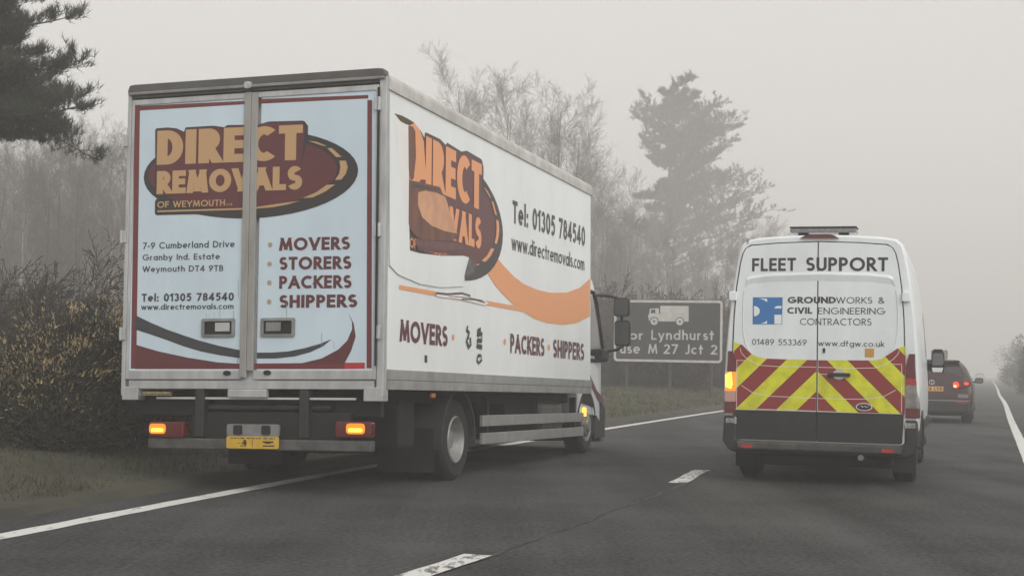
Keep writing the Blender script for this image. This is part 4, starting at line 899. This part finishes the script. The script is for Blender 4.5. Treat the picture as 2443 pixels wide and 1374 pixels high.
for u in (.12, .52, .9):
    x_ = x0 + (x1 - x0) * u; b = MB(); b.tube([(x_, .09, -.4), (x_, .09, z1 - .1)], .05, 10); b.build('post', mat('grey_post', (.045, .043, .04), .6, .1), sgn)
b = MB(); b.box(x0 + .1, x1 - .1, .03, .06, z0 + .4, z0 + .46); b.box(x0 + .1, x1 - .1, .03, .06, z1 - .5, z1 - .44); b.build('rail', MATS['grey_post'], sgn)
q = at(2243, 92); fs = thing('road_sign', 'plain pale rectangular road sign in the fog above the hatchback roof', 'road sign', pose(q.x, q.y, 0, .3))
za, zb_ = hgt(857, 2243, 92), hgt(835, 2243, 92)
b = MB(); b.prism(rrect(-.55, za, .45, zb_, .06), 1, 0, .03); b.build('board', mat('grey_green_sign', (.16, .19, .13), .5), fs)
for x_ in (-.35, .3):
    b = MB(); b.tube([(x_, .08, -.2), (x_, .08, zb_ - .05)], .05, 8); b.build('post', MATS['grey_post'], fs)

# ================================================================== VEGETATION
def grow_tree(rnd, h, spec, trunk_r, lean=(0, 0), split=None):
    """returns (trunk MB, crown MB): a trunk with limbs and a crown of fine twigs"""
    tb, cb = MB(), MB()
    def branch(p, d, L, r, lev):
        nseg = spec['seg'][lev]; pts = [p.copy()]; dirs = []
        q = p.copy(); dd = d.copy()
        for k in range(nseg):
            j = spec['jit'][lev]
            dd = (dd + Vector((rnd.gauss(0, j), rnd.gauss(0, j), rnd.gauss(0, j) + spec['up'][lev]))).normalized()
            q = q + dd * (L / nseg); pts.append(q.copy()); dirs.append(dd.copy())
        rr = [max(spec['rmin'], r * (1 - spec['taper'] * k / nseg)) for k in range(nseg + 1)]
        (tb if lev <= 1 else cb).tube(pts, rr, spec['side'][lev], cap=False)
        if lev + 1 >= len(spec['n']): return
        cnt = spec['n'][lev + 1]
        for c in range(cnt):
            t = spec['start'][lev] + (1 - spec['start'][lev]) * (c + rnd.random()) / cnt
            x = t * nseg; i = min(int(x), nseg - 1); f = x - i
            bp = pts[i].lerp(pts[i + 1], f); ax = dirs[i]
            o = ax.orthogonal().normalized(); o = Matrix.Rotation(rnd.uniform(0, 2 * math.pi), 3, ax) @ o
            ang = R(rnd.uniform(*spec['ang'][lev])); nd = (ax * math.cos(ang) + o * math.sin(ang)).normalized()
            nl = L * spec['len'][lev] * (1 - spec['fall'][lev] * t) * rnd.uniform(.7, 1.2)
            branch(bp, nd, nl, rr[i] * spec['rad'][lev], lev + 1)
    branch(Vector((0, 0, -.3)), Vector((lean[0], lean[1], 1)).normalized(), h, trunk_r, 0)
    return tb, cb
BIRCH = dict(n=[1, 15, 9, 7, 5], seg=[9, 7, 5, 4, 2], jit=[.035, .10, .12, .13, .15], up=[.05, .09, .07, .05, .0], taper=.9, side=[6, 5, 4, 3, 3], start=[.2, .2, .12, .1], ang=[(25, 52), (22, 50), (22, 48), (20, 45)], len=[.40, .50, .55, .58], fall=[.5, .35, .3, .2], rad=[.36, .42, .45, .5], rmin=.0024)
SHRUB = dict(n=[1, 9, 8, 6], seg=[6, 5, 4, 2], jit=[.1, .14, .18, .22], up=[.05, .06, .03, 0], taper=.85, side=[5, 4, 3, 3], start=[.1, .15, .1], ang=[(15, 45), (20, 55), (25, 60)], len=[.6, .5, .45], fall=[.4, .3, .2], rad=[.6, .55, .55], rmin=.0055)
M_bark = mat('grey_brown_bark', (.085, .075, .066), .9, var=.4, vscale=8)
M_twig = mat('brown_twig', (.13, .108, .094), .9, var=.3, vscale=2)
M_pale = mat('pale_birch_bark', (.46, .44, .41), .85, vscale=9, col2=(.16, .145, .13), stretch=(1, 1, 2.5))
M_dtwig = mat('dark_twig', (.058, .046, .038), .9, var=.3, vscale=3)
protos = []
for k in range(5):
    rnd = random.Random(100 + k); tb, cb = grow_tree(rnd, 9.0, BIRCH, .085)
    protos.append((tb, cb))
meshes = {}
def bare_tree(k, bark, P, hh, rz, label, group, lean=0):
    key = (k, bark.name)
    root = thing('bare_tree', label, 'tree', Matrix.Translation(P) @ Matrix.Rotation(rz, 4, 'Z') @ Matrix.Rotation(lean, 4, 'Y') @ Matrix.Scale(hh / 9.0, 4), group)
    if key not in meshes:
        t = protos[k][0].build('trunk', bark, root, smooth=60, fix=False)
        if k in [q[0] for q in meshes]:
            src = [meshes[q] for q in meshes if q[0] == k][0][1]; c = src.copy(); COL.objects.link(c); c.parent = root
        else: c = protos[k][1].build('crown', M_twig, root, fix=False)
        meshes[key] = (t, c)
    else:
        for o in meshes[key]: c = o.copy(); COL.objects.link(c); c.parent = root
    return root
rnd = random.Random(7)
# wood on the left, seen between the pine and the lorry, and running on behind the lorry
GLW = 'bare trees in the misty wood left of the lorry'
LW = 'bare winter tree in the misty wood left of the lorry'
spots = []
for row, yy in enumerate((66, 76, 88, 101, 116)):
    n_ = 7 + row
    for i in range(n_):
        px = -60 + 420 * (i + .5 + rnd.uniform(-.35, .35)) / n_
        spots.append((px, yy + rnd.uniform(-2.5, 2.5)))
for i, (px, yy) in enumerate(spots):
    P = at(px, yy); top = 325 + rnd.uniform(-50, 90) + (25 if px > 250 else 0)
    hh = hgt(top, px, yy) - .1; pale = (i % 4 == 1)
    bare_tree(i % 5, M_pale if pale else M_bark, P, hh * .9, rnd.uniform(0, 6.28), 'pale-barked birch in the misty wood left of the lorry' if pale else LW, 'pale birches in the misty wood' if pale else GLW, rnd.uniform(-.05, .05))
# trees behind the lorry
GBW = 'bare trees behind the lorry'
for i, (px, yy, top, lab) in enumerate([
    (1110, 58, 112, 'tallest bare tree, rising above the middle of the lorry roof'),
    (1160, 66, 165, None), (1210, 60, 185, None), (1062, 62, 225, None), (1300, 52, 180, 'bare tree with a forked trunk just above the front half of the lorry roof'), (1345, 64, 240, None),
    (1390, 70, 330, None), (1440, 66, 420, None), (1265, 72, 260, None), (1470, 60, 500, None), (1520, 72, 470, None), (1420, 58, 480, None), (1560, 66, 560, None), (1610, 70, 540, None), (1670, 74, 560, None), (1720, 70, 560, None), (1490, 76, 400, None), (1370, 76, 300, None),
    (1400, 82, 380, None), (1430, 86, 400, None), (1460, 90, 440, None), (1480, 84, 470, None), (1510, 92, 520, None), (1535, 84, 560, None), (1550, 96, 500, None), (1590, 90, 600, None), (1625, 92, 610, None), (1655, 96, 590, None), (1690, 94, 560, None), (1735, 98, 540, None), (1780, 100, 560, None), (1825, 104, 520, None), (1870, 108, 550, None), (1910, 112, 610, None), (1440, 74, 560, None), (1520, 74, 620, None), (1600, 76, 660, None), (1660, 76, 680, None), (1710, 78, 650, None), (1760, 80, 560, None), (1800, 84, 540, None), (1850, 90, 520, None), (1890, 96, 600, None), (1640, 62, 640, None), (1700, 60, 660, None), (1580, 58, 640, None), (1450, 52, 600, None)]):
    yy = yy * 1.6 + 6; P = at(px, yy); hh = hgt(top, px, yy) * .9
    bare_tree((i * 3 + 2) % 5, M_bark, P, hh, rnd.uniform(0, 6.28), lab or 'bare hazy tree in the roadside wood behind the lorry and the dark sign', None if lab else GBW, rnd.uniform(-.05, .05))

# needle trees
M_need = mat('dark_pine_needles', (.040, .050, .030), .8, var=.5, vscale=1.2)
def tuft(mb, c, d, L, nn, wd, rnd, spread=1.0):
    for k in range(nn):
        v = (d + Vector((rnd.gauss(0, .55), rnd.gauss(0, .55), rnd.gauss(0, .5))) * spread).normalized(); s_ = c + d * rnd.uniform(-.4, .4) * L
        sd_ = v.orthogonal().normalized(); sd_ = Matrix.Rotation(rnd.uniform(0, 6.28), 3, v) @ sd_
        e = s_ + v * L * rnd.uniform(.6, 1.1); i = len(mb.v)
        mb.v += [tuple(s_ - sd_ * wd), tuple(s_ + sd_ * wd), tuple(e)]; mb.f.append((i, i + 1, i + 2)); mb.m.append(0)
def pine(name, label, P, h, limbs, L, nn, wd, trunk_r, seed, tshoot=7, group=None, bark=M_bark, sub=5, vz=(-.1, .5), up=.9):
    """limbs: list of (height, azimuth, length, rise) in metres and degrees; foliage grows in upturned shoots along each limb"""
    rnd = random.Random(seed); root = thing(name, label, 'tree', Matrix.Translation(P), group)
    tb, cb = MB(), MB(); pts = [Vector((.15 * math.sin(k * .9) * h / 17, .1 * math.cos(k * 1.3) * h / 17, -.3 + (h + .1) * k / 10)) for k in range(11)]
    tb.tube(pts, [trunk_r * (1 - .85 * k / 10) for k in range(11)], 9, cap=False)
    def onz(z):
        x = min(max(z / h * 10, 0), 9.999); i = int(x); return pts[i].lerp(pts[i + 1], x - i)
    for (z, az, ln, rise) in limbs:
        d = Vector((math.cos(R(az)), math.sin(R(az)), math.tan(R(rise)))).normalized(); p = onz(z); P_ = [p.copy()]; n_ = 7
        for k in range(n_):
            d = (d + Vector((rnd.gauss(0, .12), rnd.gauss(0, .12), rnd.gauss(0, .07) + .02))).normalized(); p = p + d * ln / n_; P_.append(p.copy())
        r0 = max(.02, trunk_r * .26 * min(1, ln / (h * .25))); tb.tube(P_, [r0 * (1 - .8 * k / n_) for k in range(n_ + 1)], 5, cap=False)
        for k in range(2, n_ + 1):
            for s_ in range(sub):
                a = rnd.uniform(0, 6.28); f = k / n_; ll = ln * rnd.uniform(.12, .34) * (1.25 - .6 * f)
                o = Vector((math.cos(a), math.sin(a), rnd.uniform(*vz))).normalized(); o = (o + d * .55).normalized()
                q0 = P_[k - 1].lerp(P_[k], rnd.random()); q1 = q0 + o * ll; q1.z += .12 * ll
                tb.tube([q0, q0.lerp(q1, .5) - Vector((0, 0, .03 * ll)), q1], [r0 * .25, r0 * .2, r0 * .08], 3, cap=False)
                for t in range(tshoot):
                    g = q0.lerp(q1, .25 + .75 * (t + rnd.random()) / tshoot) + Vector((rnd.gauss(0, .06), rnd.gauss(0, .06), rnd.gauss(0, .04))) * L * 3
                    dd = (o * .5 + Vector((0, 0, up)) + Vector((rnd.gauss(0, .25), rnd.gauss(0, .25), 0))).normalized(); tuft(cb, g, dd, L, nn, wd, rnd)
    tb.build('trunk', bark, root, smooth=60, fix=False); cb.build('crown', M_need, root, fix=False)
    return root
# near pine, top left
rnd = random.Random(21); y0 = 23.0; P = at(-75, y0)
limbs = []
for k in range(24):
    z = rnd.uniform(5.2, 12.5); az = rnd.uniform(0, 360); limbs.append((z, az, rnd.uniform(.9, 1.7) * (1.15 - .5 * (z - 4) / 9), rnd.uniform(-8, 20)))
for z, az, ln, rs in ((4.95, -12, 1.5, 2), (4.9, 20, 1.3, 0), (4.95, -45, 1.3, 4), (4.85, 5, 1.0, 4), (5.0, 45, 1.2, 2), (5.15, -8, 2.3, -5), (5.45, 8, 1.9, 6), (5.4, -16, 1.8, 3), (5.2, 16, 2.1, -3), (5.65, 0, 1.5, 10), (5.2, 30, 1.5, -3), (5.2, 200, 2.0, 0), (5.3, 60, 1.6, 0), (5.2, -60, 1.6, -3), (5.2, -30, 1.7, -3)):
    limbs.append((z, az, ln, rs))
for k in range(20):
    z_ = rnd.uniform(5.15, 7.4); limbs.append((z_, rnd.uniform(-80, 80), rnd.uniform(.7, 1.0) * max(.55, 1.5 - .55 * max(0, z_ - 5.3)), rnd.uniform(-4, 16)))
pine('pine_tree', 'dark near pine hanging into the top left corner above the grey wood', P, 13, limbs, .15, 9, .0055, .2, 5, tshoot=7, vz=(-.3, .7), up=.95)
# tall hazy pine beyond the lorry
rnd = random.Random(33); yp = 190.0; P = at(1592, yp); Hp = hgt(178, 1592, yp)
limbs = []
def lp(px, py, n=1, drop=1.5):                                    # a limb reaching out to this place of the crown
    for k in range(n):
        tx = (px - 1592) / FPX * yp; zt_ = hgt(py, 1592, yp); z0_ = max(zt_ - abs(tx) * .25 - drop, 2); dy = rnd.uniform(-.8, .8) * max(abs(tx), 2.0); az = math.degrees(math.atan2(dy, tx)); ln = math.hypot(tx, dy)
        limbs.append((z0_, az, max(ln, 1.2), math.degrees(math.atan2(zt_ - z0_, ln + .01))))
for px, py in ((1600, 190), (1640, 200), (1560, 230), (1530, 250), (1500, 262), (1660, 240), (1720, 250), (1755, 270), (1765, 300), (1690, 300), (1620, 260), (1575, 290), (1740, 340), (1700, 370), (1500, 330), (1540, 350), (1640, 330), (1730, 400), (1660, 420), (1690, 460), (1800, 420), (1780, 450), (1840, 470), (1835, 500), (1770, 520), (1800, 560), (1720, 520), (1640, 500), (1560, 470), (1540, 520), (1600, 540), (1680, 570), (1830, 540), (1760, 590), (1580, 600), (1650, 640), (1740, 650), (1530, 600), (1610, 220), (1590, 340), (1545, 300), (1710, 290), (1755, 330), (1740, 300), (1760, 380), (1498, 300), (1490, 262), (1720, 440), (1560, 420), (1620, 460), (1490, 520), (1520, 560), (1560, 560), (1600, 480), (1700, 330), (1690, 370), (1660, 500), (1820, 480), (1845, 455)):
    lp(px, py, 1); 
    if rnd.random() < .55: lp(px + rnd.uniform(-25, 25), py + rnd.uniform(-20, 25), 1)
for k in range(26):
    limbs.append((rnd.uniform(.45, .97) * Hp, rnd.uniform(0, 360), rnd.uniform(2, 4.4), rnd.uniform(0, 25)))
pine('pine_tree', 'tall hazy pine rising behind the dark sign between lorry and van', P, Hp, limbs, .6, 7, .05, .5, 8, tshoot=5, sub=5, vz=(-.7, 1.0), up=.5)
# pine whose branch tips reach in at the right edge
rnd = random.Random(41); P = at(2520, 46); limbs = [(rnd.uniform(1.6, 3.2), rnd.uniform(0, 360), rnd.uniform(.3, .6), rnd.uniform(0, 20)) for k in range(22)] + [(2.25, 178, .98, 2), (2.05, 172, .95, 2), (2.5, 185, .85, 5)]
pine('pine_tree', 'small dark pine with branch tips reaching in at the right edge', P, 3.6, limbs, .13, 9, .01, .07, 9)

# leafy bushes
def bush(name, label, P, r, h, nleaf, size, mats, seed, share, group=None, cat='bush', twigs=120):
    rnd = random.Random(seed); root = thing(name, label, cat, Matrix.Translation(P), group); fb, tb = MB(), MB()
    lobes = [(Vector((rnd.uniform(-.6, .6) * r, rnd.uniform(-.6, .6) * r, h * rnd.uniform(.2, .78))), rnd.uniform(.3, .55) * r) for k in range(16)]
    lobes += [(Vector((rnd.uniform(-.8, .8) * r, rnd.uniform(-.8, .8) * r, h * .15)), .4 * r) for k in range(8)]
    for k in range(nleaf):
        c, lr = rnd.choice(lobes); d = Vector((rnd.gauss(0, 1), rnd.gauss(0, 1), rnd.gauss(0, 1))).normalized(); g = c + d * lr * (rnd.random() ** .35) * Vector((1, 1, .8)).length / 1.6
        if g.z < 0 or g.z > h * 1.12: g.z = abs(g.z) % h
        v = (d + Vector((rnd.gauss(0, .5), rnd.gauss(0, .5), .5 + rnd.gauss(0, .4)))).normalized(); sd_ = Matrix.Rotation(rnd.uniform(0, 6.28), 3, v) @ v.orthogonal().normalized()
        L = size * rnd.uniform(.6, 1.5); e = g + v * L; i = len(fb.v); up_ = g.z / h
        fb.v += [tuple(g - sd_ * L * .16), tuple(g + sd_ * L * .16), tuple(e)]; fb.f.append((i, i + 1, i + 2)); fb.m.append(1 if rnd.random() < share * max(.03, up_ * 1.6 - .45) * min(1, max(.06, .5 + 2.2 * mnoise.noise(g * 3.2 + Vector((seed, 0, 0))))) else 0)
    for k in range(twigs):
        c, lr = rnd.choice(lobes); a = Vector((c.x * .3, c.y * .3, -.1)); d = Vector((rnd.gauss(0, 1), rnd.gauss(0, 1), abs(rnd.gauss(0, 1)))).normalized(); e = c + d * lr * rnd.uniform(.8, 1.25)
        tb.tube([a, a.lerp(e, .5) + Vector((rnd.gauss(0, .08), rnd.gauss(0, .08), .05)), e], [.014, .009, .004], 3, cap=False)
    tb.build('stem', M_dtwig, root, fix=False); fb.build('foliage', mats, root, fix=False); return root
M_gorse = mat('dark_gorse_green', (.042, .041, .022), .85, var=.5, vscale=1.5); M_gtip = mat('dry_sandy_gorse_tip', (.58, .46, .28), .85, vscale=3, col2=(.30, .22, .08))
for px, yy, r_, h_, lab, sd_ in ((-95, 14.6, 1.0, .72, 'low gorse bush cut by the left edge of the picture', 1), (40, 15.0, 1.0, .76, 'low dark gorse bush left of the tallest gorse', 2), (150, 15.4, .9, 1.08, 'middle gorse bush sloping up towards the tallest one', 3), (252, 15.9, .95, 1.5, 'tallest gorse bush with sandy tips, beside the lorry\'s rear left corner', 4), (385, 18.4, 1.1, 1.7, 'gorse bush mostly hidden behind the lorry\'s rear left corner', 5), (-20, 18.2, 1.2, .85, 'gorse bush at the back, behind the low gorse on the left', 6)):
    bush('gorse_bush', lab, at(px, yy) + Vector((0, 0, .25)), r_, h_, 22000, .052, [M_gorse, M_gtip], sd_, .5, 'gorse bushes on the left verge', twigs=150)
# bare shrub arching in from the left
rnd = random.Random(55); P = at(-150, 22.0); root = thing('bare_shrub', 'bare shrub arching in from the left edge over the gorse', 'shrub', Matrix.Translation(P)); tb, cb = MB(), MB()
for k in range(8):
    sp_ = dict(SHRUB); sp_['up'] = [-.015, .0, .0, 0] if k % 2 else [.03, .02, .01, 0]; t_, c_ = grow_tree(rnd, rnd.uniform(1.9, 2.9), sp_, .022, (rnd.uniform(.9, 2.4), rnd.uniform(-.7, .7)))
    for src, dst in ((t_, tb), (c_, cb)):
        o = len(dst.v); dst.v += [(x_, y_, z_ + .55) for x_, y_, z_ in src.v]; dst.f += [tuple(i + o for i in f) for f in src.f]; dst.m += src.m
tb.tube([(0, 0, -.2), (.05, 0, .3), (.1, 0, .55)], [.09, .075, .06], 7)
tb.build('stem', M_dtwig, root, fix=False); cb.build('twigs', M_dtwig, root, fix=False)
# dense leafless undergrowth at the wood's edge
def undergrowth(name, spots_, seed, hmin, hmax, m):
    rnd = random.Random(seed); pr = []
    for k in range(4):
        mb = MB()
        for j in range(7):
            t_, c_ = grow_tree(rnd, 1.0, dict(SHRUB, rmin=.0045, n=[1, 7, 6, 5]), .016, (rnd.uniform(-.7, .7), rnd.uniform(-.7, .7)))
            for src in (t_, c_):
                o = len(mb.v); mb.v += src.v; mb.f += [tuple(i + o for i in f) for f in src.f]; mb.m += src.m
        pr.append(np.array(mb.v)); pr[-1] = (pr[-1], mb.f)
    V, F = [], []; o = 0
    for (x_, y_) in spots_:
        v, f = pr[rnd.randrange(4)]; a = rnd.uniform(0, 6.28); h = rnd.uniform(hmin, hmax); c, s_ = math.cos(a), math.sin(a)
        q = np.empty_like(v); q[:, 0] = (v[:, 0] * c - v[:, 1] * s_) * h + x_; q[:, 1] = (v[:, 0] * s_ + v[:, 1] * c) * h + y_; q[:, 2] = v[:, 2] * h + .2
        V.append(q); F.append([tuple(i + o for i in t) for t in f]); o += len(v)
    me = bpy.data.meshes.new(name); me.from_pydata(np.concatenate(V).tolist(), [], [t for q in F for t in q]); me.materials.append(m)
    ob = bpy.data.objects.new(name, me); COL.objects.link(ob); return tag(ob, kind='stuff')
rnd = random.Random(61)
sp1 = []
for k in range(84):
    y_ = rnd.uniform(57, 104); d = -rnd.uniform(5, 12); sp1.append(off(fL, sL, y_, d))
o = undergrowth('undergrowth', sp1, 62, 2.4, 5.2, mat('brown_scrub', (.050, .040, .034), .9, var=.4, vscale=.6)); tag(o, 'dense dark leafless scrub behind and below the lorry sign', 'undergrowth')
sp3 = []
for k in range(60):
    y_ = rnd.uniform(51.5, 84); sp3.append(off(fL, sL, y_, -rnd.uniform(3.6, 6.2)))
o = undergrowth('undergrowth', sp3, 64, 1.5, 2.9, mat('dark_scrub', (.026, .021, .018), .9, var=.4, vscale=.6)); tag(o, 'darkest low scrub along the verge right behind the lorry sign posts', 'undergrowth')
sp2 = []
for k in range(26):
    p = at(rnd.uniform(-80, 330), rnd.uniform(42, 62)); sp2.append((p.x, p.y))
o = undergrowth('undergrowth', sp2, 63, 1.8, 3.6, mat('grey_scrub', (.11, .095, .085), .9, var=.4, vscale=.6)); tag(o, 'grey leafless scrub behind the gorse on the left', 'undergrowth')
# bushes along the right verge, fading into the fog
M_rb = mat('dull_green_leaf', (.045, .052, .032), .85, var=.5, vscale=1)
for k, (y_, d, r_, h_, lab) in enumerate(((84, 2.9, 1.6, 2.3, 'nearest bush on the right verge, cut by the right edge'), (104, 3.1, 2.0, 3.6, 'second bush on the right verge, behind the nearest one'), (132, 3.6, 2.6, 4.6, 'hazy bush halfway along the right verge'), (170, 4.2, 3.2, 4.8, 'faint bush far along the right verge'), (225, 4.8, 4.0, 5.2, 'faintest bush on the right verge, almost lost in the fog'))):
    p = off(fR, sR, y_, d); bush('verge_bush', lab, Vector((p[0], p[1], .2)), r_, h_, 9000, .26, [M_rb, M_rb], 70 + k, 0, 'bushes along the right verge', twigs=60)

# grass on the verges
def grass(name, label, f, s, sgnd, y0, y1, d0, d1, n, hmin, hmax, wd, seed, mats, gz):
    rnd = random.Random(seed); mb = MB()
    for k in range(n):
        y = y0 + (y1 - y0) * rnd.random(); d = d0 + (d1 - d0) * rnd.random(); x, yy = off(f, s, y, d * sgnd)
        if mnoise.noise(Vector((x * .9, yy * .9, seed))) < -.25 and rnd.random() < .7: continue
        z = gz(d * sgnd, x, yy) - .01; a = rnd.uniform(0, 6.28); h = rnd.uniform(hmin, hmax) * (.7 + .6 * mnoise.noise(Vector((x * 1.7, yy * 1.7, 3)))); t = Vector((math.cos(a), math.sin(a), 0)); l_ = Vector((rnd.gauss(0, .5), rnd.gauss(0, .5), 0)) * h
        b0 = Vector((x, yy, z)); i = len(mb.v); mb.v += [tuple(b0 - t * wd), tuple(b0 + t * wd), tuple(b0 + l_ + Vector((0, 0, h)))]; mb.f.append((i, i + 1, i + 2)); mb.m.append(0 if rnd.random() < .6 else 1)
    return tag(mb.build(name, mats, fix=False), label, 'grass', kind='stuff')
M_g1 = mat('dull_winter_grass', (.055, .058, .026), .9, var=.4, vscale=1.2); M_g2 = mat('dry_grass', (.105, .088, .05), .9, var=.4, vscale=2)
grass('grass', 'thin winter grass on the near left verge beside the lorry', fL, sL, -1, 7, 26, .85, 4.5, 30000, .03, .13, .006, 81, [M_g1, M_g2], gz_left)
grass('grass', 'green grass strip below the dark lorry sign', fL, sL, -1, 26, 95, .8, 5.5, 34000, .06, .20, .016, 82, [mat('verge_grass', (.10, .115, .045), .9, var=.3, vscale=1), M_g2], gz_left)
grass('grass', 'rough grass along the right verge', fR, sR, 1, 26, 120, 1.3, 5.0, 16000, .06, .2, .02, 83, [M_g1, M_g2], gz_right)

# ================================================================== FOG
hz = MB(); hz.box(-330, 480, -14, 720, -1.6, 34)
m = bpy.data.materials.new('fog'); m.use_nodes = True; n = m.node_tree
for q in list(n.nodes):
    if q.type == 'BSDF_PRINCIPLED': n.nodes.remove(q)
pv = n.nodes.new('ShaderNodeVolumePrincipled'); pv.inputs['Color'].default_value = (.98, .968, .95, 1); pv.inputs['Density'].default_value = .0045; pv.inputs['Anisotropy'].default_value = .0
out = [q for q in n.nodes if q.type == 'OUTPUT_MATERIAL'][0]; n.links.new(pv.outputs[0], out.inputs['Volume'])
tag(hz.build('haze', m), kind='stuff')
